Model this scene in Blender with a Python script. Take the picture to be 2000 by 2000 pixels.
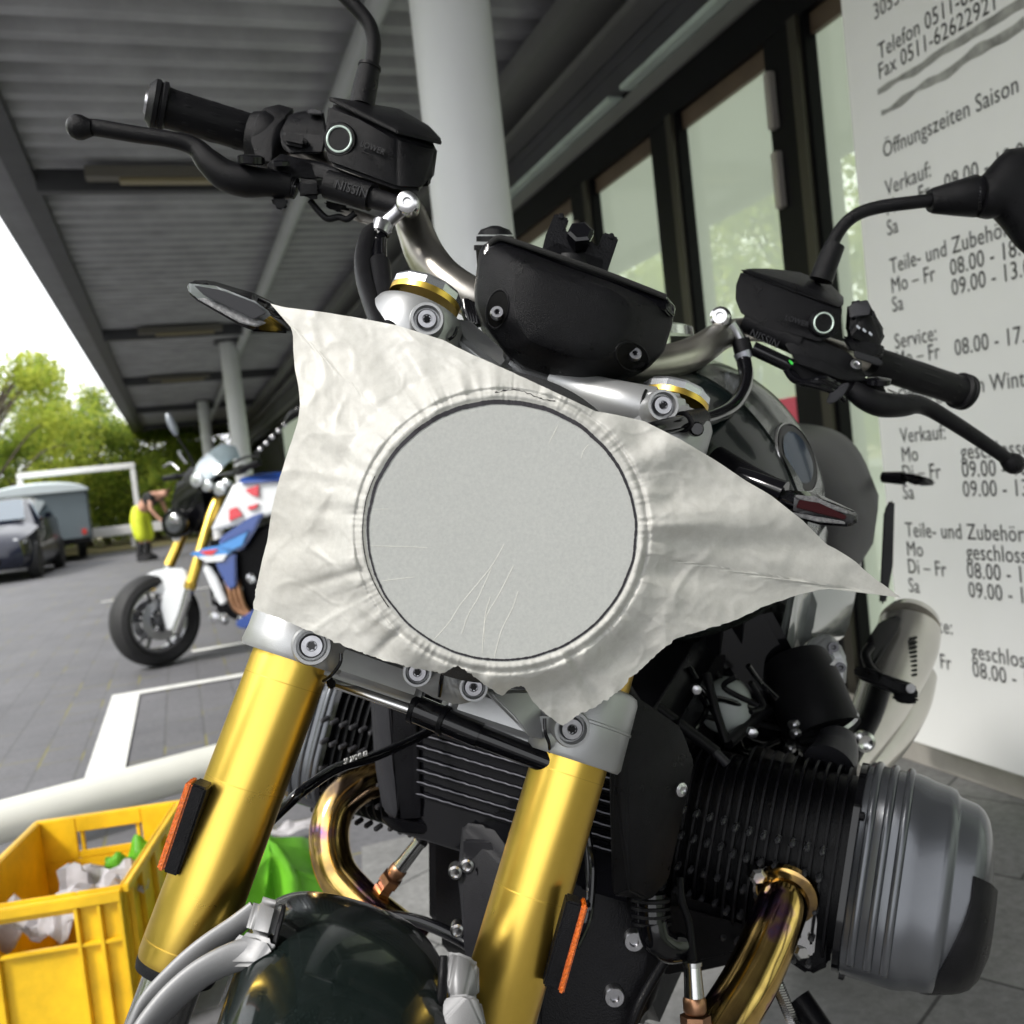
import bpy, bmesh, math, random
from mathutils import Vector as V, Matrix, noise
for o in list(bpy.data.objects): bpy.data.objects.remove(o)
sc = bpy.context.scene
COL = sc.collection
R = math.radians
random.seed(7)
# ---------------------------------------------------------------- camera
FP = 1850.0                                   # focal length in photo pixels (2000 px wide)
Yc = V((-655, -15, FP)).normalized()          # world +Y (along the facade) seen from the camera
_u = V((-.108, -.993, 0)); _u.z = -(_u.x*Yc.x+_u.y*Yc.y)/Yc.z
Zc = _u.normalized(); Xc = Yc.cross(Zc)
CAM = V((0, 0, .98))
def c2w(v): return V((Xc.dot(v), Yc.dot(v), Zc.dot(v)))
def P(px, py, d): return CAM + d*c2w(V(((px-1000)/FP, (py-1000)/FP, 1)))
cd = bpy.data.cameras.new('camera'); cam = bpy.data.objects.new('camera', cd); COL.objects.link(cam)
r_, d_, f_ = c2w(V((1,0,0))), c2w(V((0,1,0))), c2w(V((0,0,1)))
m = Matrix.Identity(4)
for i in range(3): m[i][0] = r_[i]; m[i][1] = -d_[i]; m[i][2] = -f_[i]; m[i][3] = CAM[i]
cam.matrix_world = m
cd.sensor_width = 36; cd.lens = 36*FP/2000; cd.clip_start = .02; cd.clip_end = 2000
cd.dof.use_dof = True; cd.dof.focus_distance = .63; cd.dof.aperture_fstop = 10.5
sc.camera = cam
# ---------------------------------------------------------------- sky, sun, exposure
SUN_EL, SUN_ROT = R(52), R(-75)
w = bpy.data.worlds.new('World'); sc.world = w; w.use_nodes = True
nt = w.node_tree; bg = nt.nodes['Background']
sky = nt.nodes.new('ShaderNodeTexSky'); sky.sky_type = 'NISHITA'; sky.sun_disc = False
sky.sun_elevation = SUN_EL; sky.sun_rotation = SUN_ROT; sky.dust_density = 3; sky.air_density = 1
tc = nt.nodes.new('ShaderNodeTexCoord'); ns = nt.nodes.new('ShaderNodeTexNoise')
ns.inputs['Scale'].default_value = 2.2; ns.inputs['Detail'].default_value = 5
cr = nt.nodes.new('ShaderNodeValToRGB'); cr.color_ramp.elements[0].position = .3; cr.color_ramp.elements[1].position = .75
cr.color_ramp.elements[0].color = (.74,.74,.74,1); cr.color_ramp.elements[1].color = (1,1,1,1)
hs = nt.nodes.new('ShaderNodeHueSaturation'); hs.inputs['Saturation'].default_value = .12; hs.inputs['Value'].default_value = 1.0
mx = nt.nodes.new('ShaderNodeMix'); mx.data_type = 'RGBA'
mx.inputs['B'].default_value = (9.6, 9.75, 10.0, 1)
nt.links.new(tc.outputs['Generated'], ns.inputs['Vector']); nt.links.new(ns.outputs['Fac'], cr.inputs['Fac'])
nt.links.new(cr.outputs['Color'], mx.inputs['Factor'])
nt.links.new(sky.outputs['Color'], hs.inputs['Color']); nt.links.new(hs.outputs['Color'], mx.inputs['A'])
nt.links.new(mx.outputs['Result'], bg.inputs['Color']); bg.inputs['Strength'].default_value = .10
sd = bpy.data.lights.new('sun', 'SUN'); sun = bpy.data.objects.new('sun', sd); COL.objects.link(sun)
sd.energy = 1.5; sd.angle = R(12); sd.color = (1, .96, .9)
sdir = V((math.sin(SUN_ROT)*math.cos(SUN_EL), math.cos(SUN_ROT)*math.cos(SUN_EL), math.sin(SUN_EL)))
sdir = V((-.80, -.35, .9)).normalized()
sky.sun_elevation = math.asin(sdir.z); sky.sun_rotation = math.atan2(sdir.x, sdir.y)
sun.rotation_euler = sdir.to_track_quat('Z', 'Y').to_euler()
sc.view_settings.view_transform = 'Standard'; sc.view_settings.look = 'None'
sc.view_settings.exposure = 1.5; sc.view_settings.gamma = 1
sc.render.engine = 'CYCLES'; sc.cycles.max_bounces = 8
sc.render.resolution_x = 1024; sc.render.resolution_y = 1024
# ---------------------------------------------------------------- materials
MATS = {}
def mat(name, col, rough=.5, metal=0, nscale=0, namp=.15, bump=0, bscale=200, coat=0, spec=.5, emit=None, aniso=0, trans=0, ramp=None, rvar=0, tex='Object'):
    if name in MATS: return MATS[name]
    M = bpy.data.materials.new(name); M.use_nodes = True; t = M.node_tree; b = t.nodes['Principled BSDF']
    b.inputs['Base Color'].default_value = (*col, 1); b.inputs['Roughness'].default_value = rough
    b.inputs['Metallic'].default_value = metal; b.inputs['Coat Weight'].default_value = coat
    b.inputs['Coat Roughness'].default_value = .04
    b.inputs['Specular IOR Level'].default_value = spec; b.inputs['Anisotropic'].default_value = aniso
    b.inputs['Transmission Weight'].default_value = trans
    tc = t.nodes.new('ShaderNodeTexCoord')
    if emit: b.inputs['Emission Color'].default_value = (*col, 1); b.inputs['Emission Strength'].default_value = emit
    if nscale:
        n = t.nodes.new('ShaderNodeTexNoise'); n.inputs['Scale'].default_value = nscale; n.inputs['Detail'].default_value = 6
        n.inputs['Roughness'].default_value = .62
        t.links.new(tc.outputs[tex], n.inputs['Vector'])
        c = t.nodes.new('ShaderNodeValToRGB'); e = c.color_ramp.elements
        e[0].position = .3; e[1].position = .7
        if ramp: e[0].color = (*ramp[0], 1); e[1].color = (*ramp[1], 1)
        else:
            e[0].color = (*[x*(1-namp) for x in col], 1); e[1].color = (*[min(1, x*(1+namp)) for x in col], 1)
        t.links.new(n.outputs['Fac'], c.inputs['Fac']); t.links.new(c.outputs['Color'], b.inputs['Base Color'])
        if rvar:
            mr = t.nodes.new('ShaderNodeMapRange'); mr.inputs['To Min'].default_value = max(0, rough-rvar); mr.inputs['To Max'].default_value = rough+rvar
            t.links.new(n.outputs['Fac'], mr.inputs['Value']); t.links.new(mr.outputs['Result'], b.inputs['Roughness'])
    if bump:
        n2 = t.nodes.new('ShaderNodeTexNoise'); n2.inputs['Scale'].default_value = bscale; n2.inputs['Detail'].default_value = 3
        t.links.new(tc.outputs[tex], n2.inputs['Vector'])
        bp = t.nodes.new('ShaderNodeBump'); bp.inputs['Strength'].default_value = bump; bp.inputs['Distance'].default_value = .001
        t.links.new(n2.outputs['Fac'], bp.inputs['Height']); t.links.new(bp.outputs['Normal'], b.inputs['Normal'])
    MATS[name] = M; return M
BLK  = mat('satin_black_plastic', (.005,.005,.006), .29, 0, 60, .3, .6, 1600, rvar=.06, spec=.13)
BLK2 = mat('fine_black_rubber', (.006,.006,.007), .45, 0, 40, .3, .3, 900, spec=.13)
GBLK = mat('gloss_black', (.003,.003,.004), .12, 0, coat=.25, spec=.2)
MBLK = mat('cast_black_paint', (.004,.004,.005), .30, 0, 30, .3, .4, 700, rvar=.08, spec=.10)
GREYP= mat('dark_grey_plastic', (.016,.016,.019), .38, 0, 30, .15, .3, 1200, spec=.25)
SIL  = mat('satin_silver_paint', (.33,.335,.34), .36, .6, 45, .05, .12, 1500)
SILD = mat('brushed_bar_metal', (.36,.34,.31), .30, .95, 60, .08, .1, 1500)
CHR  = mat('bright_steel', (.50,.50,.50), .20, 1, 80, .08)
STEEL= mat('bolt_steel', (.42,.42,.44), .28, 1, 200, .15)
GOLD = mat('gold_anodised', (.68,.465,.09), .28, 1, 40, .05, aniso=.7, rvar=.018)
COVER= mat('titanium_grey_paint', (.085,.09,.10), .27, .6, 30, .05, .08, 1500, coat=.15)
COPP = mat('heat_brown_copper', (.30,.16,.09), .35, .9, 60, .3)
GREEN= mat('dark_green_metallic', (.006,.012,.011), .16, .1, coat=.6, spec=.3, nscale=900, ramp=((.003,.006,.006),(.030,.045,.042)))
TANKG= mat('dark_tank_lacquer', (.002,.006,.006), .2, .1, coat=.45, spec=.3)
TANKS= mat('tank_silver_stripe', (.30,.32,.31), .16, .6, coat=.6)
ORNG = mat('orange_reflector', (.50,.10,.006), .25, 0, 500, .4, .8, 700, coat=.6)
GLASS= mat('smoked_lens', (.02,.02,.022), .22, 0, 300, .6, spec=.35)
LENS = mat('clear_lens', (.22,.24,.25), .06, 0, trans=.5, coat=1)
SILB = mat('bracket_silver', (.21,.21,.215), .5, .4, 45, .05, .12, 1500)
TYRE = mat('tyre_rubber', (.012,.012,.013), .7, 0, 30, .3)
WHT  = mat('white_lettering', (.28,.28,.28), .5)
# heat-tinted header: gold to brown with violet patches
HEAT = bpy.data.materials.new('heat_tinted_steel'); HEAT.use_nodes = True
_t = HEAT.node_tree; _b = _t.nodes['Principled BSDF']; _b.inputs['Metallic'].default_value = 1; _b.inputs['Roughness'].default_value = .13
_c = _t.nodes.new('ShaderNodeTexCoord'); _n = _t.nodes.new('ShaderNodeTexNoise'); _n.inputs['Scale'].default_value = 22; _n.inputs['Detail'].default_value = 4
_r = _t.nodes.new('ShaderNodeValToRGB'); _e = _r.color_ramp.elements
_e[0].position = .28; _e[0].color = (.13,.09,.06,1); _e[1].position = .75; _e[1].color = (.55,.38,.15,1)
for p_, c_ in ((.42, (.40,.26,.09)), (.55, (.62,.42,.14)), (.63, (.34,.16,.26)), (.67, (.20,.18,.36))):
    x_ = _e.new(p_); x_.color = (*c_, 1)
_t.links.new(_c.outputs['Object'], _n.inputs['Vector']); _t.links.new(_n.outputs['Fac'], _r.inputs['Fac']); _t.links.new(_r.outputs['Color'], _b.inputs['Base Color'])
# ---------------------------------------------------------------- mesh helpers
def tag(o, label=None, cat=None, group=None, kind=None):
    if label: o['label'] = label
    if cat: o['category'] = cat
    if group: o['group'] = group
    if kind: o['kind'] = kind
    return o
def empty(name, loc, label, cat, group=None):
    o = bpy.data.objects.new(name, None); COL.objects.link(o); o.location = loc; o.empty_display_size = .1
    return tag(o, label, cat, group)
def wloc(o):
    l = V(o.location)
    while o.parent: o = o.parent; l = l if True else l; l = l + (V(o.location) if o.type == 'EMPTY' else V(o.location))
    return l
def link(name, me, mt, parent=None, ang=35, origin=None):
    o = bpy.data.objects.new(name, me); COL.objects.link(o)
    for x in (mt if isinstance(mt, (list, tuple)) else [mt]): me.materials.append(x)
    if me.polygons and ang is not None:
        me.polygons.foreach_set('use_smooth', [True]*len(me.polygons))
        me.set_sharp_from_angle(angle=R(ang))
    if parent:
        # objects keep world coordinates in the mesh, moved to the parent's base
        base = wloc(parent); me.transform(Matrix.Translation(-base)); o.parent = parent
    return o
def fin(name, bm, mt, parent=None, ang=35):
    me = bpy.data.meshes.new(name); bmesh.ops.recalc_face_normals(bm, faces=bm.faces); bm.to_mesh(me); bm.free()
    return link(name, me, mt, parent, ang)
def frame(a):
    a = a.normalized(); t = V((0,0,1)) if abs(a.z) < .9 else V((1,0,0))
    x = a.cross(t).normalized(); return x, a.cross(x).normalized(), a
def spline(pts, n=8):
    # Catmull-Rom through tuples (Vector, radius...)
    out = []
    for i in range(len(pts)-1):
        p0 = pts[max(0, i-1)]; p1 = pts[i]; p2 = pts[i+1]; p3 = pts[min(len(pts)-1, i+2)]
        for k in range(n):
            t = k/n
            out.append([.5*((2*b)+(c-a)*t+(2*a-5*b+4*c-d)*t*t+(-a+3*b-3*c+d)*t**3) for a, b, c, d in zip(p0, p1, p2, p3)])
    out.append(list(pts[-1])); return out
def b_tube(bm, pts, seg=20, sm=True, n=8, flat=None, caps=True):
    # pts: list of (Vector, r) ; flat: (up vector, ratio)
    q = [(p, float(r)) for p, r in pts]
    if sm and len(q) > 2: q = [(a[0], a[1]) for a in spline([list(x) for x in q], n)]
    rings = []; prev = None
    for i, (p, r) in enumerate(q):
        a = (q[min(i+1, len(q)-1)][0]-q[max(i-1, 0)][0]).normalized()
        if flat:
            y = flat[0]-a*flat[0].dot(a); y.normalize(); x = a.cross(y); k = flat[1]
        else:
            if prev is None: x, y, _ = frame(a)
            else:
                x = prev-a*prev.dot(a); x.normalize(); y = a.cross(x)
            k = 1
        prev = x
        rings.append([bm.verts.new(p+r*(math.cos(t)*x*k+math.sin(t)*y)) for t in (2*math.pi*j/seg for j in range(seg))])
    for a, b in zip(rings, rings[1:]):
        for j in range(seg): bm.faces.new((a[j], a[(j+1) % seg], b[(j+1) % seg], b[j]))
    if caps: bm.faces.new(rings[0][::-1]); bm.faces.new(rings[-1])
from mathutils.bvhtree import BVHTree
def hit(obj, px, py):                         # where the line of sight through a photo point meets a part
    me = obj.data; off = wloc(obj.parent) if obj.parent else V((0,0,0))
    t = BVHTree.FromPolygons([v.co+off for v in me.vertices], [p.vertices[:] for p in me.polygons])
    d = (P(px, py, 1)-CAM).normalized(); loc, n, i, ds = t.ray_cast(CAM, d)
    if loc is None: return P(px, py, .9), -d
    return loc, (n if n.dot(d) < 0 else -n)
_bv = {}
def hit_dir(obj, v):
    if obj.name not in _bv:
        off = wloc(obj.parent) if obj.parent else V((0,0,0)); _bv[obj.name] = BVHTree.FromPolygons([q.co+off for q in obj.data.vertices], [p.vertices[:] for p in obj.data.polygons])
    d = v.normalized(); loc, n, i, ds = _bv[obj.name].ray_cast(CAM, d)
    if loc is None: return CAM+v, -d
    return loc, (n if n.dot(d) < 0 else -n)
def tube(name, pts, mt, parent=None, **k):
    bm = bmesh.new(); b_tube(bm, pts, **k); return fin(name, bm, mt, parent)
def T(name, pts, mt, parent=None, **k):       # control points as (px, py, depth, radius)
    return tube(name, [(P(a, b, d), r) for a, b, d, r in pts], mt, parent, **k)
def b_lathe(bm, o, a, prof, seg=32, loop=False):
    x, y, a = frame(a); rings = []
    for h, r in prof:
        if r < 1e-6: rings.append([bm.verts.new(o+a*h)])
        else: rings.append([bm.verts.new(o+a*h+r*(math.cos(t)*x+math.sin(t)*y)) for t in (2*math.pi*j/seg for j in range(seg))])
    for p, q in zip(rings, rings[1:]+(rings[:1] if loop else [])):
        for j in range(seg):
            j2 = (j+1) % seg
            if len(p) == 1 and len(q) > 1: bm.faces.new((p[0], q[j2], q[j]))
            elif len(q) == 1 and len(p) > 1: bm.faces.new((p[j], p[j2], q[0]))
            elif len(p) > 1: bm.faces.new((p[j], p[j2], q[j2], q[j]))
    if loop: return
    if len(rings[0]) > 1: bm.faces.new(rings[0][::-1])
    if len(rings[-1]) > 1: bm.faces.new(rings[-1])
def lathe(name, o, a, prof, mt, parent=None, seg=32, ang=35, loop=False):
    bm = bmesh.new(); b_lathe(bm, o, a, prof, seg, loop); return fin(name, bm, mt, parent, ang)
def b_hull(bm, pts, bev=.002, seg=2):
    b2 = bmesh.new(); vs = [b2.verts.new(p) for p in pts]
    r = bmesh.ops.convex_hull(b2, input=vs)
    bmesh.ops.delete(b2, geom=[v for v in b2.verts if not v.link_faces], context='VERTS')
    bmesh.ops.dissolve_limit(b2, angle_limit=R(4), verts=b2.verts, edges=b2.edges)
    bmesh.ops.recalc_face_normals(b2, faces=b2.faces)
    if bev: bmesh.ops.bevel(b2, geom=[e for e in b2.edges if e.calc_face_angle(0) > R(12)], offset=bev, segments=seg, affect='EDGES', clamp_overlap=True)
    me = bpy.data.meshes.new('t'); b2.to_mesh(me); b2.free(); bm.from_mesh(me); bpy.data.meshes.remove(me)
def hullw(name, pts, mt, parent=None, bev=.002, seg=2, ang=50):
    bm = bmesh.new(); b_hull(bm, pts, bev, seg); return fin(name, bm, mt, parent, ang)
def H(name, pts, mt, parent=None, **k): return hullw(name, [P(*p) for p in pts], mt, parent, **k)
def HB(name, outl, df, th, mt, parent=None, **k):   # outline hull with thickness away from the camera
    return H(name, [(x, y, df) for x, y in outl]+[(1000+(x-1000)*df/(df+th), 1000+(y-1000)*df/(df+th), df+th) for x, y in outl], mt, parent, **k)
def plate(name, outl, df, th, mt, parent=None, bev=.001, seg=2):
    # any (also concave) outline: px outline, df depth or function, th thickness along depth
    bm = bmesh.new(); g = df if callable(df) else (lambda x, y: df)
    f = [bm.verts.new(P(x, y, g(x, y))) for x, y in outl]; off = c2w(V((0,0,1)))*th
    b = [bm.verts.new(v.co+off) for v in f]; n = len(f)
    bm.faces.new(f); bm.faces.new(b[::-1])
    for i in range(n): bm.faces.new((f[i], b[i], b[(i+1) % n], f[(i+1) % n]))
    bmesh.ops.recalc_face_normals(bm, faces=bm.faces)
    if bev: bmesh.ops.bevel(bm, geom=[e for e in bm.edges if e.calc_face_angle(0) > R(25)], offset=bev, segments=seg, affect='EDGES', clamp_overlap=True)
    bmesh.ops.triangulate(bm, faces=[q for q in bm.faces if len(q.verts) > 4])
    return fin(name, bm, mt, parent, 40)
def b_box(bm, lo, hi, M=None, bev=0):
    vs = [bm.verts.new((x, y, z)) for x in (lo[0], hi[0]) for y in (lo[1], hi[1]) for z in (lo[2], hi[2])]
    if M:
        for v in vs: v.co = M @ v.co
    fs = [bm.faces.new([vs[i] for i in q]) for q in ((0,1,3,2),(4,6,7,5),(0,4,5,1),(2,3,7,6),(0,2,6,4),(1,5,7,3))]
    if bev:
        es = list({e for f in fs for e in f.edges}); bmesh.ops.bevel(bm, geom=es, offset=bev, segments=2, affect='EDGES', clamp_overlap=True)
def box(name, lo, hi, mt, parent=None, bev=0, M=None):
    bm = bmesh.new(); b_box(bm, lo, hi, M, bev); return fin(name, bm, mt, parent)
def loft(name, secs, mt, parent=None, ang=40, closed=True, caps=True):
    bm = bmesh.new(); rs = [[bm.verts.new(p) for p in s] for s in secs]
    for a, b in zip(rs, rs[1:]):
        n = len(a)
        for j in range(n if closed else n-1): bm.faces.new((a[j], a[(j+1) % n], b[(j+1) % n], b[j]))
    if caps and closed: bm.faces.new(rs[0][::-1]); bm.faces.new(rs[-1])
    return fin(name, bm, mt, parent, ang)
def torx(name, c, a, r, h, mt, parent, recess=True, star=GBLK):
    # countersunk screw head with a star-shaped socket, a points to the viewer
    o = lathe(name, c, a, [(0, r), (h*.7, r), (h, r*.86), (h, r*.45), (h*.55, r*.42), (h*.5, 0)], mt, parent)
    bm = bmesh.new(); x, y, n = frame(a); pts = []
    for j in range(12):
        rr = r*(.40 if j % 2 == 0 else .26); t = j*math.pi/6
        pts.append(bm.verts.new(c+n*(h*1.02)+rr*(math.cos(t)*x+math.sin(t)*y)))
    bm.faces.new(pts); fin('screw_socket', bm, star, o, None)
    return o
def textmesh(name, s, M, size, mt, parent, sx=1, bold=0, ext=.0):
    cu = bpy.data.curves.new('t', 'FONT'); cu.body = s; cu.size = size; cu.extrude = ext; cu.offset = bold; cu.resolution_u = 3
    cu.space_character = 1.04
    o = bpy.data.objects.new('t', cu); COL.objects.link(o); bpy.context.view_layer.update()
    me = bpy.data.meshes.new_from_object(o.evaluated_get(bpy.context.evaluated_depsgraph_get()))
    bpy.data.objects.remove(o); me.transform(Matrix.Diagonal((sx, 1, 1, 1))); me.transform(M); me.materials.clear()
    return link(name, me, mt, parent, None)
def mtx(o, x, y):
    x = x.normalized(); n = x.cross(y).normalized(); y = n.cross(x)
    M = Matrix.Identity(4)
    for i in range(3): M[i][0] = x[i]; M[i][1] = y[i]; M[i][2] = n[i]; M[i][3] = o[i]
    return M
def copy_tree(o, parent=None):
    c = o.copy(); COL.objects.link(c)
    if parent: c.parent = parent
    for ch in [x for x in bpy.data.objects if x.parent == o and x != c]: copy_tree(ch, c)
    return c
# ================================================================ SETTING
def paver_mat(name, sx, sy, rot, c1, c2, mortar, moss, msize=.012):
    M = bpy.data.materials.new(name); M.use_nodes = True; t = M.node_tree; b = t.nodes['Principled BSDF']; b.inputs['Roughness'].default_value = .75
    N = t.nodes.new; g = N('ShaderNodeNewGeometry'); mp = N('ShaderNodeMapping'); mp.inputs['Rotation'].default_value[2] = rot
    br = N('ShaderNodeTexBrick'); br.inputs['Scale'].default_value = 1; br.inputs['Brick Width'].default_value = sx; br.inputs['Row Height'].default_value = sy
    br.inputs['Mortar Size'].default_value = msize; br.inputs['Mortar Smooth'].default_value = .4; br.inputs['Bias'].default_value = 0
    br.inputs['Color1'].default_value = (*c1, 1); br.inputs['Color2'].default_value = (*c2, 1); br.inputs['Mortar'].default_value = (*mortar, 1)
    n = N('ShaderNodeTexNoise'); n.inputs['Scale'].default_value = 1.3; n.inputs['Detail'].default_value = 8; n.inputs['Roughness'].default_value = .7
    n3 = N('ShaderNodeTexNoise'); n3.inputs['Scale'].default_value = 45; n3.inputs['Detail'].default_value = 6; n3.inputs['Roughness'].default_value = .8
    t.links.new(g.outputs['Position'], mp.inputs['Vector']); t.links.new(mp.outputs['Vector'], br.inputs['Vector'])
    t.links.new(g.outputs['Position'], n.inputs['Vector']); t.links.new(g.outputs['Position'], n3.inputs['Vector'])
    ov = N('ShaderNodeMix'); ov.data_type = 'RGBA'; ov.blend_type = 'OVERLAY'; ov.inputs['Factor'].default_value = .75
    t.links.new(br.outputs['Color'], ov.inputs['A']); t.links.new(n3.outputs['Fac'], ov.inputs['B'])
    o2 = N('ShaderNodeMix'); o2.data_type = 'RGBA'; o2.blend_type = 'OVERLAY'; o2.inputs['Factor'].default_value = .5
    t.links.new(ov.outputs['Result'], o2.inputs['A']); t.links.new(n.outputs['Fac'], o2.inputs['B'])
    last = o2.outputs['Result']
    if moss:
        rp = N('ShaderNodeValToRGB'); rp.color_ramp.elements[0].position = .52; rp.color_ramp.elements[1].position = .62
        n4 = N('ShaderNodeTexNoise'); n4.inputs['Scale'].default_value = 2.3; n4.inputs['Detail'].default_value = 5
        t.links.new(g.outputs['Position'], n4.inputs['Vector']); t.links.new(n4.outputs['Fac'], rp.inputs['Fac'])
        mu = N('ShaderNodeMath'); mu.operation = 'MULTIPLY'; t.links.new(rp.outputs['Color'], mu.inputs[0]); t.links.new(br.outputs['Fac'], mu.inputs[1])
        mm = N('ShaderNodeMix'); mm.data_type = 'RGBA'; mm.inputs['B'].default_value = (*moss, 1)
        t.links.new(mu.outputs[0], mm.inputs['Factor']); t.links.new(last, mm.inputs['A']); last = mm.outputs['Result']
    t.links.new(last, b.inputs['Base Color'])
    bp = N('ShaderNodeBump'); bp.inputs['Strength'].default_value = .35; bp.inputs['Distance'].default_value = .004; bp.invert = True
    ad = N('ShaderNodeMath'); ad.operation = 'MULTIPLY_ADD'; ad.inputs[1].default_value = .5
    t.links.new(n3.outputs['Fac'], ad.inputs[0]); t.links.new(br.outputs['Fac'], ad.inputs[2]); t.links.new(ad.outputs[0], bp.inputs['Height']); t.links.new(bp.outputs['Normal'], b.inputs['Normal'])
    return M
PAVE = paver_mat('grey_pavers', .24, .16, R(90), (.106,.106,.115), (.116,.115,.124), (.088,.088,.092), (.16,.145,.05), .006)
SLAB = paver_mat('granite_slabs', .60, .42, R(62), (.17,.17,.17), (.215,.215,.21), (.05,.05,.05), None, .004)
def sheet(name, pts, z, mt):
    bm = bmesh.new(); bm.faces.new([bm.verts.new((x, y, z)) for x, y in pts]); me = bpy.data.meshes.new(name); bm.to_mesh(me); bm.free()
    if me.polygons[0].normal.z < 0: me.flip_normals()
    return tag(link(name, me, mt, None, None), kind='structure')
sheet('ground', [(-400,-300), (400,-300), (400,500), (-400,500)], 0, PAVE)
sheet('pavement', [(-.02,-3), (4.2,-3), (4.2,2.55), (.36,2.55), (.2,1.6), (-.02,1.2)], .004, SLAB)
PAINT = mat('worn_white_paint', (.62,.62,.60), .7, 0, 18, .12, tex='Object')
for q in ([(-.44,5.36), (2.0,5.36), (2.0,5.46), (-.44,5.46)], [(-.44,3.3), (-.30,3.3), (-.30,5.36), (-.44,5.36)],
          [(-.02,6.53), (2.0,6.60), (2.0,6.70), (-.02,6.63)], [(-.9,11.2), (2,11.2), (2,11.3), (-.9,11.3)]):
    sheet('painted_line', q, .008, PAINT)
# grass verge far away
sheet('verge', [(-60,26.5), (30,23.5), (30,60), (-60,60)], .012, mat('verge_soil', (.10,.07,.03), .9, 0, 3, .4, ramp=((.05,.07,.02),(.16,.11,.05))))
# ---- canopy
CAN = mat('dark_corrugated_sheet', (.33,.33,.345), .5, .25, 2.5, .22)
CANF = mat('grey_steel_channel', (.20,.20,.21), .5, .2, 3, .15)
CAND = mat('dark_steel_beam', (.045,.045,.05), .5, .1, 4, .2)
GREYW = mat('pale_grey_steel_paint', (.40,.41,.42), .45, 0, 3, .06)
can = empty('canopy', (.6, 10, 3.2), 'dark corrugated metal canopy roof over the parking bays', 'canopy')
bm = bmesh.new(); y = -9.5; per = .235; prof = []
while y < 34:
    prof += [(y, 3.2), (y+.085, 3.2), (y+.115, 3.255), (y+.205, 3.255)]; y += per
a = [bm.verts.new((-.62, yy, z)) for yy, z in prof]; b = [bm.verts.new((3.2, yy, z)) for yy, z in prof]
for i in range(len(a)-1): bm.faces.new((a[i], a[i+1], b[i+1], b[i]))
fin('roof_sheet', bm, CAN, can, 20)
box('roof_deck', (-.75, -9.6, 3.30), (3.2, 34, 3.36), CAND, can)
bm = bmesh.new(); b_box(bm, (-.96, -9.6, 3.19), (-.90, 34, 3.62)); b_box(bm, (-.9, -9.6, 3.192), (-.74, 34, 3.21)); b_box(bm, (-.75, -9.6, 3.205), (-.735, 34, 3.36))
fin('fascia_channel', bm, CANF, can)
box('edge_beam', (-.735, -9.6, 3.12), (-.60, 34, 3.2), CAND, can)
for yy in (-6.5, -9.5, 2.0, 6.72, 12.6, 17.3, 22.5, 27.5, 32): box('cross_beam', (-.60, yy, 3.06), (3.1, yy+.09, 3.199), CAND, can, .004)
tube('ceiling_pipe', [(V((1.10,-9.5,3.10)), .055), (V((1.10,33,3.10)), .055)], GREYW, can, sm=False)
for yy, x0, x1 in ((6.55, -.30, .75), (12.45, -.2, .8), (17.2, -.2, .8)):
    lf = box('lamp_housing', (x0, yy, 3.10), (x1, yy+.13, 3.17), mat('lamp_tray', (.13,.12,.10), .5), can, .006)
    box('lamp_cover', (x0+.2, yy+.02, 3.075), (x1-.1, yy+.11, 3.10), mat('yellowed_lamp_cover', (.24,.20,.11), .4), lf, .004)
# ---- columns
COLM = mat('white_column_paint', (.66,.67,.68), .42, 0, 2.5, .04, .06, 60)
def column(x, y, r, label):
    t = empty('column', (x, y, 0), label, 'column', 'round steel columns under the canopy')
    tube('shaft', [(V((x, y, .01)), r), (V((x, y, 3.19)), r)], COLM, t, seg=48, sm=False)
    box('base_plate', (x-r*1.5, y-r*1.5, .0), (x+r*1.5, y+r*1.5, .015), GREYW, t, .003)
    box('head_plate', (x-r*1.5, y-r*1.5, 3.17), (x+r*1.5, y+r*1.5, 3.195), CAND, t)
column(.955, 2.79, .122, 'thick white round column directly behind the handlebar of the large motorcycle')
column(.95, 14.0, .125, 'white round column rising behind the windscreen of the blue motorcycle')
column(.80, 22.0, .12, 'farthest pale column under the canopy, left of the column behind the windscreen')
def brace(a, b, r, label):
    o = tube('pipe_brace', [(V(a), r), (V(b), r)], GREYW, None, sm=False); return tag(o, label, 'pipe')
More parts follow.
